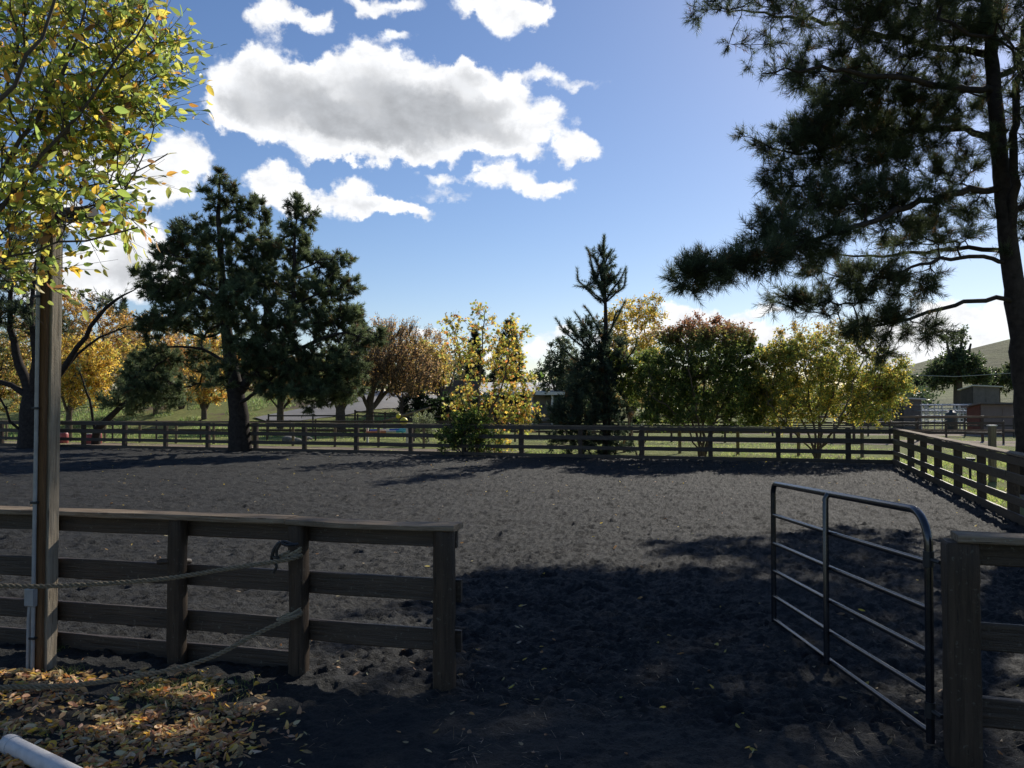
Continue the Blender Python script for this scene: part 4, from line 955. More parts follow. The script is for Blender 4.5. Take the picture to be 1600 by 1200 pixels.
row_tree('brownish tree forking low, seen under the two topped pine', 438, 668, 50, [(437, 605, 30, 20, 60), (430, 575, 34, 26, 50), (470, 590, 30, 24, 30)], [BRN, OLV, GOLD], [30, 30, 15], fork=[(-16, -26), (20, -30), (10, -50)], r=.19)
row_tree('stout trunked olive tree right of the two topped pine', 532, 668, 48, [(532, 610, 28, 22, 60), (535, 575, 34, 26, 40)], [OLV, GREEN, GOLD, BRN], [30, 20, 20, 20], r=.26)
row_tree('vase shaped russet tree with many fine upright twigs', 578, 660, 50, [(615, 560, 50, 44, 150), (570, 590, 36, 30, 60), (640, 590, 46, 34, 90), (620, 605, 50, 16, 40)], [(.25, .16, .08), (.30, .19, .08), GOLD, BRN], [40, 30, 16, 16], tw=10, tl=1.1, per=5, ls=.11, fork=[(-20, -50), (30, -60), (50, -70), (10, -80)], twup=1.3, spread=.5, r=.22, rt=.013, wjit=.25, group=None)
row_tree('yellow green tree at the right end of the lawn row', 690, 655, 58, [(680, 575, 24, 38, 80), (665, 595, 30, 28, 60), (655, 555, 26, 26, 40)], [YG, GOLD, BRN, YEL], [30, 35, 20, 10], group=None, wjit=.1)
row_tree('small bare forked tree beside the drive', 628, 652, 56, [(630, 610, 24, 14, 20)], [BRN, OLV], [3, 1], r=.12, fork=[(-12, -30), (14, -30)], group=None)
row_tree('brown leaved tree with upswept twigs behind the vase shaped one', 650, 650, 70, [(600, 540, 40, 34, 60), (665, 560, 40, 34, 70)], [BRN, GOLD], [3, 1], group=None, twup=1.2, spread=.6, tl=1.1)

row_tree('tall golden tree at the back, over the light post', 60, 662, 72, [(60, 520, 46, 46, 110), (20, 560, 40, 40, 80), (100, 560, 40, 40, 80)], [GOLD, BRN, YEL, OLV], [40, 25, 14, 12])
row_tree('broad brown gold tree at the back between leaning pine and two topped pine', 262, 658, 74, [(255, 530, 50, 40, 100), (220, 580, 50, 30, 70), (300, 570, 46, 36, 80)], [GOLD, BRN, (.30, .17, .06), OLV], [40, 25, 14, 12])
row_tree('olive brown tree at the back behind the two topped pine', 400, 655, 76, [(400, 590, 70, 34, 160), (470, 600, 50, 30, 80)], [OLV, BRN, GOLD, GREEN], [30, 25, 14, 12])
# thick dark tree at the left edge
b, st = stems(52, 702, 34.0, [([(52, 670, 0), (52, 625, 0)], .55)])
st[0] = (st[0][0], [.62, .55, .45])
lim = [([at(52, 628, 34), at(35, 580, 34), at(20, 530, 34), at(15, 470, 34), at(20, 420, 34)], [.34, .28, .2, .14, .06]), ([at(52, 625, 34), at(55, 560, 33.6), at(48, 500, 33.4), at(55, 430, 33.2), at(60, 380, 33)], [.3, .22, .15, .1, .04]),
  ([at(55, 620, 34), at(95, 580, 33.6), at(120, 545, 33.2), at(165, 480, 32.6), at(212, 452, 32.2)], [.26, .2, .15, .1, .03]), ([at(45, 625, 34), at(10, 600, 34), at(-30, 585, 34), at(-80, 560, 34)], [.22, .16, .12, .05]),
  ([at(95, 580, 33.6), at(150, 530, 33.8), at(200, 510, 34), at(235, 505, 34)], [.1, .07, .04, .015]), ([at(50, 690, 34), at(20, 665, 33.6), at(5, 630, 33.4), at(-8, 600, 33.2)], [.1, .08, .06, .03])]
conifer('old_pine', 'thick dark old pine with bare limbs at the left edge', b, st+lim, [pl(30, 490, 34, 50, 30, 60), pl(20, 430, 34, 60, 34, 70), pl(70, 510, 34, 40, 20, 30), pl(-60, 520, 34, 70, 40, 60), pl(50, 380, 34, 60, 30, 40), pl(165, 475, 33, 40, 14, 8), pl(-40, 440, 34, 90, 50, 60)],
   shoots=5, sl=.5, per=18, nl=.16, nw=.014, base_col=(.06, .08, .04), step=.5, rtip=.012, gam=.42, rmax=.15, first=5, shell=.2)
b, st = stems(150, 694, 36.5, [([(150, 672, 0), (172, 652, 0), (200, 625, 0), (222, 590, 0)], .20), ([(148, 670, 0), (135, 610, 0), (120, 570, 0)], .12)])
conifer('leaning_pine', 'small dark green pine leaning right, its branches reaching over the fence', b, st, [pl(205, 615, 36.5, 40, 24, 40), pl(240, 600, 36.5, 40, 26, 50), pl(245, 570, 36.5, 34, 22, 34), pl(205, 575, 36.5, 18, 14, 14), pl(270, 625, 36.5, 30, 14, 20), pl(170, 628, 36.5, 18, 8, 8), pl(215, 640, 36.5, 22, 8, 8)],
   shoots=6, sl=.42, per=22, nl=.17, nw=.014, base_col=(.095, .125, .06), step=.4, rtip=.012, gam=.42, rmax=.1, first=6, shell=.2)
# dark conifers beyond the lawn
def cone_tree(label, px, top, bot, half, Y, col=(.022, .034, .02), n=140, group='dark conifers far behind the trees', name='conifer_tree'):
    bx = at(px, bot, Y)[0]; b = np.array((bx, Y, gz(bx, Y))); T = at(px, top, Y); H = T[2]-b[2]; w = half*Y/F; Tg = []
    for i in range(n):
        u = (i+.5)/n; r_ = w*(1-u)**.8*rng.uniform(.55, 1.05); a = rng.uniform(0, 2*PI); Tg.append(((np.array((bx+r_*math.cos(a), Y+r_*math.sin(a), b[2]+H*(.12+.87*u)-.12*r_))), (.01, .01, .01), 1))
    return conifer(name, label, b, [([b-(0, 0, .3), b+(0, 0, H*.5), T], [H*.02, H*.012, .02])], Tg, group=group, shoots=6, sl=.05*H, per=12, nl=.042*H, nw=.0045*H, base_col=col, step=.08*H, up=.1, rtip=.012, shell=0, first=1, rmax=.08)
cone_tree('pointed dark conifer behind the left stems of the open maple', 742, 515, 650, 24, 75)
cone_tree('broad dark conifer behind the orange side of the open maple', 795, 508, 650, 42, 78, n=200)
cone_tree('dark conifer peeping over the russet tree', 560, 488, 640, 40, 82, n=160)
cone_tree('tiny dark conifer tip above the golden trees at left', 193, 472, 640, 12, 110, n=60)
row_tree('grey green eucalyptus left of the young pine', 875, 650, 62, [(880, 560, 22, 34, 70), (862, 590, 26, 34, 80), (895, 600, 30, 34, 80), (885, 620, 20, 20, 30)], [(.06, .08, .045), (.10, .12, .06), (.035, .05, .03)], [3, 2, 2], tl=.5, group=None, name='eucalyptus_tree', r=.2)
row_tree('dark broadleaf tree behind the right end of the barn', 925, 650, 48, [(925, 620, 30, 30, 60), (935, 580, 26, 34, 50)], [(.05, .075, .03), (.09, .10, .04)], [3, 2], group=None, name='evergreen_tree', r=.2)
# far woodland closing the view
def woodland():
    n = 420; px = rng.uniform(-350, 1440, n); Y = rng.uniform(105, 150, n); x = (px-800)/F*Y
    hgt = np.where(px < 520, 8.0, np.where(px < 950, 6.8, 4.6))*(.65+.7*vnoise(px/60, px*0, 5)); V = []; Fc = []; C = []; off = 0
    for i in range(n):
        m = 150; r = rng.uniform(1.6, 3.2); d = unit(rng.normal(size=(m, 3)))*rng.uniform(.3, 1, (m, 1)); h = hgt[i]; z0 = gz(x[i], Y[i])
        p = np.array((x[i], Y[i], z0+h*.55))+d*np.array((r, r, h*.5)); v, f = place(LEAF4, p, rng.normal(size=(m, 3)), rng.uniform(.4, .8, m)); V.append(v); Fc.append(f+off); off += len(v)
        bc = [(.05, .07, .03), (.09, .10, .045), (.035, .05, .025), (.20, .15, .06)][rng.choice(4, p=[.4, .25, .25, .10])]
        C.append(np.repeat(np.array(bc)*rng.uniform(.7, 1.3, (m, 1)), 4, axis=0))
    tag(mesh_np('woodland', np.concatenate(V), np.concatenate(Fc), M_leaf, col=np.concatenate(C)), 'distant belt of dark woodland closing the view beyond the paddocks', 'woodland', kind='stuff')
woodland()
# trees below the hill
row_tree('dark green eucalyptus standing before the hill at right', 1497, 612, 150, [(1497, 578, 38, 20, 170), (1470, 592, 22, 14, 60), (1525, 592, 22, 14, 60), (1495, 558, 22, 12, 40), (1482, 528, 9, 12, 8), (1500, 530, 10, 14, 10)], [(.05, .075, .03), (.09, .11, .045), (.03, .045, .02)], [3, 2, 2], tw=5, tl=1.6, per=8, ls=.5, step=1.6, rtip=.03, rt=.03, r=.7, group=None, name='eucalyptus_tree')
def hillbush(label, px, py, Y, rx, ry, n):
    return row_tree(label, px, py, Y, [(px, py-ry, rx, ry, n)], [(.05, .07, .03), (.09, .10, .045), (.035, .05, .02)], [3, 2, 2], tw=5, tl=1.5, per=8, ls=.55, step=1.5, rtip=.03, rt=.03, r=.3, fork=[(-4, -6), (4, -6)], group='bushy trees along the foot of the hill', name='hedge_tree')
hillbush('bushy tree at the hill foot left of the eucalyptus', 1435, 614, 160, 24, 12, 90)
hillbush('bushy tree at the hill foot right of the eucalyptus', 1560, 612, 170, 20, 16, 80)
hillbush('bushy tree at the hill foot by the pine trunk', 1588, 612, 165, 20, 20, 80)
hillbush('bushy tree at the hill foot hidden behind the yellow green tree', 1385, 616, 170, 34, 10, 80)
hillbush('bushy tree at the hill foot right beyond the pine trunk', 1640, 612, 165, 40, 20, 90)
# a pale feathery sapling beyond the fence
b, st = stems(672, 700, 36, [([(668, 680, 0), (664, 655, 0)], .03)])
broadleaf('willow_sapling', 'pale feathery grey green sapling beyond the middle of the far fence', b, st, [pl(662, 665, 36, 16, 20, 50), pl(664, 685, 36, 12, 12, 14)], [(.16, .19, .10), (.12, .14, .07)], [1, 1], tw=7, tl=.35, per=6, ls=.09, step=.2, rtip=.005, twup=1.4, spread=.5, lw=.5, cat='tree', shell=.2)

# --- near broadleaf tree at upper left
def near_tree():
    base = np.array((-5.3, 4.0, gz(-5.3, 4.0))); 
    tr = [base-(0, 0, .2), base+(0, .05, 1.2), base+(.15, .2, 2.2)]
    P = [(tr, [.17, .14, .12])]
    j = tr[-1]
    def lm(pts, r): P.append(([j]+[at(x, y, Y) for x, y, Y in pts], list(np.linspace(r*.32, .005, len(pts)+1))))
    lm([(-180, 420, 4.3), (-40, 330, 4.5), (60, 180, 4.6), (120, 60, 4.7), (150, -80, 4.8)], .07)
    lm([(-150, 400, 4.5), (20, 300, 4.8), (110, 200, 5.0), (200, 110, 5.1), (270, 60, 5.1)], .06)
    lm([(-150, 460, 4.2), (0, 330, 4.4), (100, 200, 4.5), (170, 120, 4.5), (235, 20, 4.5)], .05)
    lm([(-160, 450, 4.6), (0, 330, 5.0), (110, 295, 5.2), (190, 275, 5.3), (262, 240, 5.3)], .035)
    lm([(-160, 460, 4.4), (20, 380, 4.7), (120, 330, 4.8), (190, 300, 4.9), (225, 240, 4.9)], .03)
    lm([(-160, 470, 4.2), (-20, 410, 4.3), (70, 380, 4.4), (150, 370, 4.5), (215, 355, 4.5)], .03)
    lm([(-200, 300, 4.8), (-100, 150, 5.2), (-50, 0, 5.5), (0, -150, 5.6)], .08)
    lm([(-180, 380, 4.1), (-60, 240, 4.0), (30, 120, 4.0), (90, 0, 4.0), (120, -120, 4.0)], .06)
    lm([(-400, 300, 4.3), (-500, 100, 4.4), (-520, -100, 4.6)], .08)
    sk = Skel()
    for i, (p, r) in enumerate(P):
        if i == 0: sk.line(p, r, .14)
        else: sk.limb(p, r, .14, wob=.012)
    L = []
    def a(px, py, Y, rx, ry, n, rd=.5): L.append(pl(px, py, Y, rx, ry, n, rd=rd))
    a(60, 60, 4.8, 110, 90, 100, .8); a(190, 60, 4.9, 60, 60, 52); a(250, 70, 5.1, 22, 40, 14, .3); a(50, 200, 4.7, 100, 70, 90, .7); a(160, 180, 4.8, 70, 60, 54, .5); a(235, 190, 5.0, 24, 30, 8, .3); a(215, 130, 5.0, 45, 40, 28, .3)
    a(40, 310, 4.6, 80, 50, 46, .6); a(140, 280, 4.9, 60, 40, 22, .4); a(20, 385, 4.5, 55, 34, 24, .5); a(125, 335, 4.7, 46, 26, 15, .4); a(20, 432, 4.4, 44, 16, 12, .4); a(215, 250, 5.1, 36, 30, 8, .3); a(175, 340, 4.8, 24, 30, 7, .3)
    a(60, -80, 4.8, 160, 90, 50, .9); a(-120, 100, 4.6, 130, 160, 90, .9); a(-120, 330, 4.4, 110, 90, 50, .7); a(-300, 0, 4.6, 200, 200, 90, 1.0); a(-350, -300, 4.8, 250, 150, 60, 1.0); a(-50, -250, 4.9, 200, 110, 35, 1.0); a(-420, 250, 4.4, 140, 120, 50, .8)
    T = lobe_pts(L, .1); ends = sk.reach(T, .12, .35, 0, .02, .7, 10); mb = sk.finish(.0028, .45, .016); Pn = np.array(sk.p)
    E = Pn[ends]; out = unit(E-Pn[[max(0, sk.par[k]) for k in ends]])+np.array((.12, 0, .12)); S, G = twigs(None, E, 3, .30, .65, out=out)
    tv, tf = prisms(S, G, np.full(len(S), .0022), np.full(len(S), .001))
    per = 5; n = len(S); t = np.linspace(.15, 1.0, per)[None, :, None]+rng.uniform(-.07, .07, (n, per, 1)); pos = (S[:, None]+(G-S)[:, None]*t).reshape(-1, 3)
    side = np.cross(unit(G-S), unit(rng.normal(size=S.shape)))[:, None]*np.where(np.arange(per) % 2, 1, -1)[None, :, None]
    d = unit(unit(G-S)[:, None]*.75+side*.8+rng.normal(0, .3, (n, per, 3))+np.array((0, 0, -.35))).reshape(-1, 3)
    keep = rng.uniform(size=len(pos)) > .34; pos, d = pos[keep], d[keep]
    V, Fc = place(LEAF8, pos, d, .068*rng.uniform(.4, 1.25, len(pos)))
    c = pal(len(pos), [(.21, .26, .06), (.12, .17, .045), (.42, .42, .09), (.60, .44, .07), (.52, .27, .06), (.24, .13, .06)], [38, 16, 34, 16, 5, 3], .2)
    c = np.repeat(c, 9, axis=0)
    root = tree_root('broadleaf_tree', base, 'near tree with green and yellow leaves hanging in at the upper left', 'tree')
    finish_tree(root, base, mb, tv, tf, (V, Fc, c), M_bark, M_leaf)
near_tree()
# ------------------------------------------------------------------ background things
def bx(name, x0, x1, y0, y1, z0, z1, m, parent, rz=0, bev=.01):
    mb = MB(); mb.box(x0, x1, y0, y1, z0, z1, 1, 0, bev); return mb.build(name, m, parent)
def barn():
    Y = 62; x0 = at(688, 640, Y)[0]; z0 = gz(0, Y); root = empty('horse_barn', (x0, Y, z0), 0, 'long low horse barn with pale flat roof edge behind the open maple', 'barn')
    W_ = at(882, 640, Y)[0]-x0; zt = at(800, 610, Y)[2]-z0; h = zt-.25
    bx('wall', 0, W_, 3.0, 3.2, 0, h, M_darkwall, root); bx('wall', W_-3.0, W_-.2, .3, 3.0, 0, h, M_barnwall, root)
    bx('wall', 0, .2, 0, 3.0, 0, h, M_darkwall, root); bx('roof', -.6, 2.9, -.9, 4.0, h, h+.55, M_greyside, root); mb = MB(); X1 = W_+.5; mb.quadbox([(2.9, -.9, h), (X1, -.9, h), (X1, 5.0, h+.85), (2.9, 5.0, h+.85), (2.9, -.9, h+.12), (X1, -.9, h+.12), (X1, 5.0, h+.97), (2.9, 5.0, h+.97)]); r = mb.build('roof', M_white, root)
    bx('fascia', 2.9, W_+.5, -.95, -.90, h-.10, h+.13, M_white, r)
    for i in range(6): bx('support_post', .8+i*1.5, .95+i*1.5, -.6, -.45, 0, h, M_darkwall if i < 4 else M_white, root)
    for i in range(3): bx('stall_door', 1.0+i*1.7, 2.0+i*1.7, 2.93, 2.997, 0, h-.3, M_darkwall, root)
    w = bx('window', W_-2.0, W_-1.2, .25, .297, .9, 1.7, M_dark, root); bx('pane', W_-1.95, W_-1.25, .235, .248, .95, 1.65, M_glass, w)
    bx('balustrade', 1.0, 3.0, -.5, -.44, h+.56, h+1.0, M_greyside, root)
barn()
b, st = stems(690, 655, 57, [([(690, 645, 0), (695, 630, 0)], .08)])
for lab, px, rx in (('dark clipped hedge bush left of the barn', 655, 30), ('dark hedge bush in front of the barn', 705, 30), ('dark hedge bush in front of the barn, behind the open maple', 755, 32)):
    b, st = stems(px, 655, 57, [([(px-5, 645, 0), (px-10, 630, 0)], .06), ([(px+5, 645, 0), (px+10, 630, 0)], .06)])
    broadleaf('hedge_bush', lab, b, st, [pl(px, 638, 57, rx, 20, 130)], [(.02, .035, .015), (.035, .055, .02)], [2, 1], group='hedge bushes by the barn', tw=5, tl=.35, per=8, ls=.16, step=.4, rtip=.01, shell=.5, cat='bush')
def shed(label, px0, px1, ytop, ybot, Y, mats_, slope=.25, deep=3.0, endw=0):
    x0 = at(px0, 640, Y)[0]; x1 = at(px1, 640, Y)[0]; zt = at(px0, ytop, Y)[2]; z0 = gz(x0, Y); h = zt-z0; root = empty('field_shed', (x0, Y, z0), 0, label, 'shed'); W_ = x1-x0
    mb = MB(); mb.quadbox([(0, 0, 0), (W_, 0, 0), (W_, deep, 0), (0, deep, 0), (0, 0, h), (W_, 0, h-slope*.3), (W_, deep, h-slope), (0, deep, h-slope)]); w = mb.build('wall', mats_[0], root)
    if endw:
        mb = MB(); mb.quadbox([(-.05, .05, 0), (-.004, .05, 0), (-.004, deep, 0), (-.05, deep, 0), (-.05, .05, h-.01), (-.004, .05, h-.01), (-.004, deep, h-.01-slope), (-.05, deep, h-.01-slope)]); mb.build('side_wall', mats_[1], root)
    mb = MB(); mb.quadbox([(-.2, -.3, h+.01), (W_+.2, -.3, h+.01-slope*.3), (W_+.2, deep+.3, h+.01-slope), (-.2, deep+.3, h+.01-slope), (-.2, -.3, h+.10), (W_+.2, -.3, h+.10-slope*.3), (W_+.2, deep+.3, h+.10-slope), (-.2, deep+.3, h+.10-slope)]); mb.build('roof', mats_[2], root)
    for i in range(1, int(W_/1.2)): bx('batten', i*1.2, i*1.2+.05, -.03, -.002, 0, h-.25, mats_[0], root)
    return root
shed('tan shed with reddish left end, largest at right behind the fence', 1533, 1660, 631, 672, 47, (M_tan, M_red, M_greyside), endw=.65, deep=1.4)
shed('small grey shed behind the corral rails under the eucalyptus', 1521, 1562, 603, 625, 80, (M_greyside, M_darkwall, M_roof), endw=1.0, slope=.4, deep=2.2)
shed('low dark grey shed at the right edge of the yellow green tree', 1412, 1440, 623, 652, 58, (M_greyside, M_darkwall, M_roof), endw=.4, deep=1.6)
def low_building():
    shed('long low dark building behind the yellow green tree', 1345, 1412, 632, 655, 66, (M_greyside, M_darkwall, M_greyside), endw=.5)
low_building()

def rail_fence(label, pts, n, h, levels, r, mt, name='rail_fence', cat='fence', group=None, post_r=.06, round_=True, flat=.0):
    p0 = np.array(pts[0]); p1 = np.array(pts[1]); L = np.linalg.norm(p1-p0); rz = math.atan2(*(p1-p0)[::-1]); z0 = gz(*p0); root = empty(name, (*p0, z0), rz, label, cat, group)
    zl = lambda s_: gz(*(p0+(p1-p0)*s_/L))-z0
    m0 = MB(); m0.tube([(0, 0, -.2), (0, 0, h*.5), (0, 0, h)], post_r, 8); pm = m0.build('post', mt[0], root); pm.location = (0, 0, 0)
    for i in range(1, n):
        c = pm.copy(); link(c); c.parent = root; c.location = (L*i/(n-1), 0, zl(L*i/(n-1)))
    for z in levels:
        q = np.linspace(0, L, 12)
        if flat: 
            m = MB(); m.box(0, L, -post_r-.03, -post_r, z-flat/2, z+flat/2, 11, .004, .004); V = m.v[0]; V[:, 2] += np.interp(V[:, 0], q, [zl(k) for k in q])
        else: m = MB().tube([(k, -post_r-r, z+zl(k)) for k in q], r, 6)
        m.build('rail', mt[1], root)
    return root
# outer fences beyond the arena: pale posts close behind the far fence, further ones across the paddocks
WF = (M_pale, M_fence)
rail_fence('outer paddock fence with pale posts close behind the far side of the arena', (XY(-36, VF+4.2), XY(3.2, VF+3.0)), 20, 1.0, [.88, .5], .03, WF, 'rail_fence', post_r=.06, flat=.09)
rail_fence('low dark paddock fence crossing the grass behind the middle of the arena', ((-12, 40.5), (22, 37.0)), 15, 1.05, [.95, .5], .03, (M_fence, M_fence), post_r=.05, flat=.10)
rail_fence('thin paddock fence farther back across the paddocks', ((-14, 47.5), (30, 45.0)), 18, 1.15, [1.05, .6, .25], .03, (M_fence, M_fence), post_r=.05, flat=.08)
rail_fence('brown rail fence in front of the corral sheds', ((13.5, 40), (34, 38)), 8, 1.25, [1.2, .55], .035, (M_fence, M_cap), post_r=.07, flat=.09)
rail_fence('low fence running along the far left behind the pines', ((-34, 43), (-11, 41)), 11, 1.0, [.9, .5], .03, (M_fence, M_fence), post_r=.05, flat=.09)
rail_fence('paddock fence by the drive entrance', ((-9.5, 50), (-4.8, 49)), 6, 1.1, [1.0], .03, (M_fence, M_fence), post_r=.06, flat=.09)
for i, (lab, a, b2, Y1, Y2) in enumerate((('front run of pale pipe corral rails', 1440, 1640, 54, 52), ('second run of pale pipe corral rails', 1445, 1640, 60, 58), ('back run of pale pipe corral rails', 1440, 1660, 70, 66), ('farthest run of pale pipe corral rails, below the eucalyptus', 1420, 1660, 78, 74))):
    xa = at(a, 640, Y1)[0]; xb = at(b2, 640, Y2)[0]
    rail_fence(lab, ((xa, Y1), (xb, Y2)), 7+i, 1.7, [1.68, 1.3, .9, .5], .035, (M_steel, M_steel), 'corral_fence', group='pipe corral runs by the sheds', post_r=.04)
for i, (lab, px, Ya, Yb) in enumerate((('left divider of the pipe corral', 1460, 54, 78), ('middle divider of the pipe corral', 1500, 53.5, 76), ('right divider of the pipe corral', 1545, 53, 75))):
    xa = at(px, 640, Ya)[0]; rail_fence(lab, ((xa, Ya), (xa+3.0, Yb)), 5, 1.7, [1.68, 1.3, .9, .5], .035, (M_steel, M_steel), 'corral_fence', group='pipe corral runs by the sheds', post_r=.04)
# lone post beyond the right fence
p = groundpt(1551, 752); root = empty('wooden_post', p, 0, 'lone pale wooden post with its sunlit top painted white beyond the right hand fence', 'post')
zt = at(1551, 666, p[1])[2]-p[2]; worn_post(.15, .15, zt, .3).build('shaft', M_pale, root, smooth=True); bx('cap', -.085, .085, -.085, .085, zt+.002, zt+.03, M_white, root)  # white cap added on the shaft: its colour stands in for sun on the top
# dark barrel in the corral
p = np.array((at(1486, 650, 50)[0], 50, gz(30, 50))); root = empty('feed_barrel', p, 0, 'dark rounded plastic tank standing in the corral', 'tank')
MB().tube([(0, 0, 0), (0, 0, .05), (0, 0, 1.0), (0, 0, 1.25), (0, 0, 1.38)], [.32, .36, .36, .30, .10], 18).build('tank_body', M_tank, root, smooth=True)
MB().tube([(0, 0, 1.385), (0, 0, 1.44)], .11, 12).build('lid', M_dark, root)
for z in (.35, .7): MB().tube([(0, 0, z), (0, 0, z+.03)], .368, 18).build('hoop', M_tank, root, smooth=True)
# overhead wire before the hill
w0 = at(1340, 583, 120); w1 = at(1660, 578, 110); mid = (w0+w1)/2; mid[2] += -.3
for nm, X_, z_ in (('pole', 0, 0),): pass
root = empty('power_line', w0*(1, 1, 0), 0, 'thin power line crossing in front of the hill', 'power line')
def rel(v): return np.asarray(v)-w0*(1, 1, 0)
for k in (0,): MB().tube([rel(w0+(0, 0, k)), rel(mid+(0, 0, k-.4)), rel(w1+(0, 0, k))], .045 if k == 0 else .02, 5).build('wire', M_steel, root)
for e in (w0, w1): MB().tube([rel((e[0], e[1], -.3)), rel((e[0], e[1], e[2]+.9))], .14, 8).build('pole', M_pale, root)
# jump poles and stands between the fences
def jump(label, px0, px1, py, Y, mts):
    a = at(px0, py, Y); b_ = at(px1, py-1.5, Y+.4); g = np.array((a[0], a[1], gz(a[0], a[1]))); root = empty('jump_pole', g, 0, label, 'jump pole', 'jump poles resting on stands'); n = len(mts); m0 = a-g; d = b_-a
    for i, m in enumerate(mts): MB().tube([m0+d*i/n, m0+d*(i+1)/n], .055, 10).build('pole_band', m, root)
    return a, b_
for lab, x0, x1, py, Y, ms in (('blue and white striped jump pole beyond the far fence', 578, 638, 672.5, 36.2, [M_blue, M_white, M_blue, M_teal]), ('orange and teal jump pole just below the blue one', 572, 634, 675.5, 35.9, [M_orange, M_orange, M_pvc, M_teal])):
    a, b_ = jump(lab, x0, x1, py, Y, ms)
for lab, px in (('left wooden jump stand carrying the coloured poles', 574), ('right wooden jump stand carrying the coloured poles', 636)):
    x = at(px, 675, 36.05)[0]; z0 = gz(x, 36); root = empty('jump_stand', (x, 36.05, z0), 0, lab, 'jump stand', 'jump stands by the coloured poles'); zt = at(px, 668, 36)[2]-z0
    bx('upright', -.05, .05, -.02, .06, 0, zt, M_white, root); bx('foot', -.35, .35, -.05, .09, 0, .08, M_white, root); bx('pole_cup', -.06, .06, -.14, -.021, zt-.35, zt-.28, M_steel, root)
# the raised barrier pole by the drive
a = at(592, 660, 44.0); b_ = at(672, 637, 42.5); g = np.array((a[0], a[1], gz(a[0], a[1]))); root = empty('barrier_pole', g, 0, 'long slanting wooden barrier pole raised beside the drive', 'barrier')
MB().tube([a-g, b_-g], [.07, .055], 10).build('pole', M_cap, root); MB().tube([(0.3, 0, -.1), (0.3, 0, a[2]-g[2]+.15)], .08, 10).build('pivot_post', M_fence, root)
MB().tube([(b_-g)*.72+(a-g)*.28+(0, .1, 0)-(0, 0, 1.7), (b_-g)*.72+(a-g)*.28+(0, .1, -.07)], .05, 8).build('support_post', M_fence, root)
for lab, px, py, Y, r in (('yellow ball marker hanging on the slanting pole', 622.5, 650, 43.3, .13), ('large yellow ball marker below the slanting pole', 631, 658.5, 40.2, .2), ('small yellow green ball marker right of the others', 651, 650, 40.2, .12)):
    c = at(px, py, Y); root = empty('ball_marker', c, 0, lab, 'marker', 'yellow ball markers'); n = 9
    MB().tube([(0, 0, -r*math.cos(PI*k/n)) for k in range(n+1)], [max(.004, r*math.sin(PI*k/n)) for k in range(n+1)], 14).build('ball', M_yellow, root, smooth=True)
    MB().tube([(0, 0, -(c[2]-gz(c[0], c[1]))), (0, 0, -r*.9)], .02, 6).build('stick', M_pale, root)
# coral coloured plastic tubs at left
for lab, px, py, Y, r, h in (('coral red plastic barrel seen through the far fence beside the light post', 99.5, 684, 37.5, .20, .5), ('pale coral barrel by the leaning pine foot', 154.5, 682, 37.2, .13, .5), ('coral red barrel low behind the bottom rail, left of the pale one', 140.5, 688, 37.0, .20, .45)):
    x = at(px, py, Y)[0]; root = empty('plastic_barrel', (x, Y, gz(x, Y)), 0, lab, 'barrel', 'coral plastic barrels')
    MB().tube([(0, 0, 0), (0, 0, h*.1), (0, 0, h*.5), (0, 0, h*.9), (0, 0, h)], [r*.9, r, r*1.04, r, r*.85], 18).build('barrel_body', M_pink, root, smooth=True); MB().tube([(0, 0, h+.002), (0, 0, h+.03)], r*.7, 16).build('lid', M_pvc, root)
# brace and small gate in the far fence
# pale rocks by the fence
for lab, px, py, s_ in (('pale rock lying under the two topped pine, left one', 452, 690, .28), ('pale rock lying under the two topped pine, right one', 463, 691, .22), ('pale boulder with rounded top near the feathery sapling', 660, 675, .3), ('pale rock by the drive', 480, 688, .2)):
    p = groundpt(px, py); mb = MB(); V = []; n = 10
    pts = unit(rng.normal(size=(60, 3))); import bmesh
    bm = bmesh.new(); bmesh.ops.create_icosphere(bm, subdivisions=3, radius=1)
    for v in bm.verts:
        k = 1+.35*(fbm(v.co.x*1.5+px, v.co.y*1.5+v.co.z, 3, 9)-.45); v.co = (v.co.x*s_*1.3*k, v.co.y*s_*k, v.co.z*s_*.7*k)
    me = bpy.data.meshes.new('rock'); bm.to_mesh(me); bm.free(); me.materials.append(M_rock); o = bpy.data.objects.new('rock', me); link(o); o.location = (p[0], p[1], p[2]+s_*.3); tag(o, lab, 'rock', 'pale rocks beyond the far fence')
# little drinker / tap stub on grass at right
p = groundpt(1516, 752); root = empty('yard_tap', p, 0, 'small dark yard tap in the grass right of the arena', 'tap'); MB().tube([(0, 0, 0), (0, 0, .5)], .03, 8).build('standpipe', M_dark, root)
MB().tube([(-.10, 0, .52), (.12, 0, .52)], [.05, .035], 8).build('tap_head', M_dark, root)

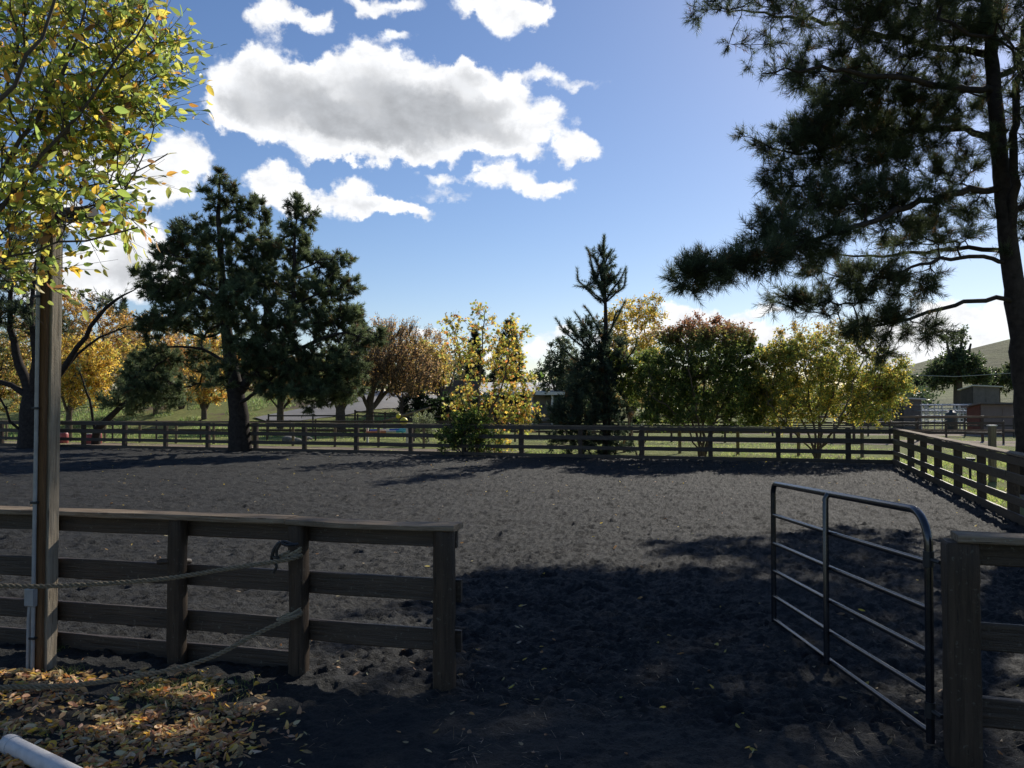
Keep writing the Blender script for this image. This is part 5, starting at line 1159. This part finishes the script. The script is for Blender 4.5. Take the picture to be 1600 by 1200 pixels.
# ------------------------------------------------------------------ fallen leaves, straw and weeds
def litter():
    N = 4600; px = rng.uniform(-60, 520, N*4); py = rng.uniform(1050, 1230, N*4)
    # denser towards the corner, thinning along a ragged edge
    e = 270+110*np.sin((py-1050)/180*PI)+rng.normal(0, 45, len(px))
    keep = (px < e+130*(vnoise(px/40, py/22, 3)-.35)) & (vnoise(px/30, py/11, 5)+rng.uniform(-.18, .18, len(px)) > .42); px, py = px[keep][:N], py[keep][:N]
    xr = (px-800)/F; zr = -(py-628)/F; Y = (-CAMH)/zr; x = xr*Y; y = Y
    # a wider sparse sprinkle over the arena and the entrance
    M = 900; v = rng.uniform(2.5, 27, M); u = rng.uniform(-26, 3.6, M); xs, ys = uv2xy(u, v)
    M2 = 260; u2 = rng.uniform(-3.6, 2.5, M2); v2 = rng.uniform(2.3, 6.5, M2); xs2, ys2 = uv2xy(u2, v2)
    X_ = np.concatenate([x, xs, xs2]); Y_ = np.concatenate([y, ys, ys2]); n1 = len(x); n = len(X_)
    Z_ = base_z(X_, Y_)+.012+np.concatenate([rng.uniform(0, .03, n1), rng.uniform(0, .02, n-n1)])
    sz = np.concatenate([rng.uniform(.015, .07, n1), rng.uniform(.035, .07, M), rng.uniform(.03, .06, M2)])
    d = rng.normal(size=(n, 3))*np.array((1, 1, .28)); d = unit(d)
    tilt = np.concatenate([rng.normal(0, .45, n1), rng.normal(0, .35, n-n1)])
    V0, F0 = LEAF8; V0 = V0.copy(); side = unit(np.cross(d, np.array((0, 0, 1.)))); side = unit(side+np.array((0, 0, 1.))*tilt[:, None]); up = np.cross(side, d)
    curl = rng.uniform(-4.5, 4.5, (n, 1, 1))
    V = np.stack([X_, Y_, Z_], -1)[:, None]+sz[:, None, None]*(V0[None, :, 0:1]*side[:, None]*rng.uniform(.55, 1.1, (n, 1, 1))+(V0[None, :, 1:2]-.5)*d[:, None]+(V0[None, :, 2:3]*curl+.25*(V0[None, :, 1:2]-.5)**2*curl)*up[:, None])
    c = pal(n, [(.54, .35, .17), (.62, .42, .14), (.68, .42, .07), (.34, .20, .11), (.62, .49, .30), (.56, .22, .06), (.28, .27, .10)], [34, 16, 10, 34, 20, 6, 4], .3)
    c[n1:] = pal(n-n1, [(.5, .38, .07), (.42, .34, .20), (.34, .20, .08), (.26, .15, .07)], [30, 26, 20, 20], .2)
    tag(mesh_np('fallen_leaves', V.reshape(-1, 3), (F0[None]+9*np.arange(n)[:, None, None]).reshape(-1, 4), M_litter, col=np.repeat(c, 9, axis=0)), 'yellow and brown fallen leaves littering the ground', 'leaves', kind='stuff')
    # straw and dry stalks
    n = 5200; u = np.concatenate([rng.uniform(-4.6, 2.4, 2600), rng.uniform(-12, 3.6, 2600)]); v = np.concatenate([rng.uniform(2.2, 5.6, 2600), rng.uniform(3.5, 20, 2600)]); X_, Y_ = uv2xy(u, v)
    k = vnoise(X_*1.6, Y_*1.6, 77) > .42; X_, Y_ = X_[k], Y_[k]; n = len(X_); S = np.stack([X_, Y_, base_z(X_, Y_)+.014+rng.uniform(0, .012, n)], -1); d = unit(rng.normal(size=(n, 3))*np.array((1, 1, .22)))
    L = rng.uniform(.02, .085, (n, 1)); w = unit(np.cross(d, np.array((0, 0, 1.))))*rng.uniform(.0006, .0018, (n, 1)); V = np.stack([S-w, S+w, S+d*L+w*.6, S+d*L-w*.6], 1)
    c = pal(n, [(.34, .28, .18), (.22, .17, .11), (.5, .44, .32)], [3, 3, 1], .2)
    tag(mesh_np('straw', V.reshape(-1, 3), np.arange(4*n).reshape(-1, 4), M_litter, col=np.repeat(c, 4, axis=0)), 'bits of dry straw scattered over the dark footing', 'straw', kind='stuff')
litter()
def blades(name, label, X_, Y_, h, w, cols, wts, lean=.35, zf=base_z, zoff=0):
    n = len(X_); B = np.stack([X_, Y_, zf(X_, Y_)-.01+zoff], -1); a = rng.uniform(0, 2*PI, n); side = np.stack([np.cos(a), np.sin(a), 0*a], -1)
    ld = rng.normal(0, lean, (n, 3))*np.array((1, 1, 0)); H = h*rng.uniform(.5, 1.2, (n, 1)); up = np.array((0, 0, 1.))
    m = B+(up+ld*.5)*H*.55; t = B+(up*.9+ld*1.3)*H; ww = w*rng.uniform(.6, 1.2, (n, 1))
    V = np.stack([B-side*ww, B+side*ww, m+side*ww*.7, m-side*ww*.7, t], 1).reshape(-1, 3); i = 5*np.arange(n)[:, None]
    c = np.repeat(pal(n, cols, wts, .25), 5, axis=0)
    return tag(mesh_np(name, V, [i+np.array([[0, 1, 2, 3]]), i+np.array([[3, 2, 4]])], M_blade, col=c), label, 'grass', kind='stuff')
# weeds among the leaves
cx = []; cy = []
for px, py, n, s_ in ((240, 1085, 260, .10), (300, 1078, 160, .09), (110, 1052, 80, .05), (290, 1100, 200, .14), (70, 1150, 60, .05), (360, 1075, 80, .12), (205, 1150, 50, .06), (95, 1018, 40, .03), (340, 1030, 40, .05)):
    p = groundpt(px, py); cx.append(p[0]+rng.normal(0, s_, n)); cy.append(p[1]+rng.normal(0, s_, n))
blades('weeds', 'small green weeds and dry grass among the fallen leaves', np.concatenate(cx), np.concatenate(cy), .075, .0028, [(.10, .15, .04), (.20, .22, .07), (.34, .29, .15)], [4, 3, 3], .6)
# grass beyond the arena
n = 90000; u = rng.uniform(-34, 12, n); v = VF+.25+rng.uniform(0, 1, n)**1.5*18; X_, Y_ = uv2xy(u, v); k = (vnoise(X_*.8, Y_*.8, 50) > .36) & (fbm(X_/5, Y_/5, 3, 51) > .33); X_, Y_ = X_[k], Y_[k]
n = 40000; u2 = UE+.2+rng.uniform(0, 1, n)**1.3*14; v2 = rng.uniform(9, 29, n); X2, Y2 = uv2xy(u2, v2); k = (vnoise(X2*1.5, Y2*1.5, 52) > .38) & ~((u2 < UE+2.7) & (v2 < 17)); X2, Y2 = X2[k], Y2[k]
blades('grass', 'sunlit paddock grass around the arena', np.concatenate([X_, X2]), np.concatenate([Y_, Y2]), .075, .010, [(.17, .24, .06), (.28, .32, .09), (.38, .37, .16)], [4, 4, 2], .5)
n = 46000; X_ = rng.uniform(-34, -3, n); Y_ = rng.uniform(44, 66, n); k = vnoise(X_*.9, Y_*.5, 53) > .42; X_, Y_ = X_[k], Y_[k]; k = np.abs(X_-np.interp(Y_, [53, 56, 62, 74], [-16, -12.5, -10, -8.8])) > 3.4; k |= Y_ < 52
blades('lawn_grass', 'long tussocky grass on the bank behind the pines', X_[k], Y_[k], .22, .022, [(.11, .17, .055), (.18, .24, .08), (.27, .30, .13)], [4, 4, 2], .6)
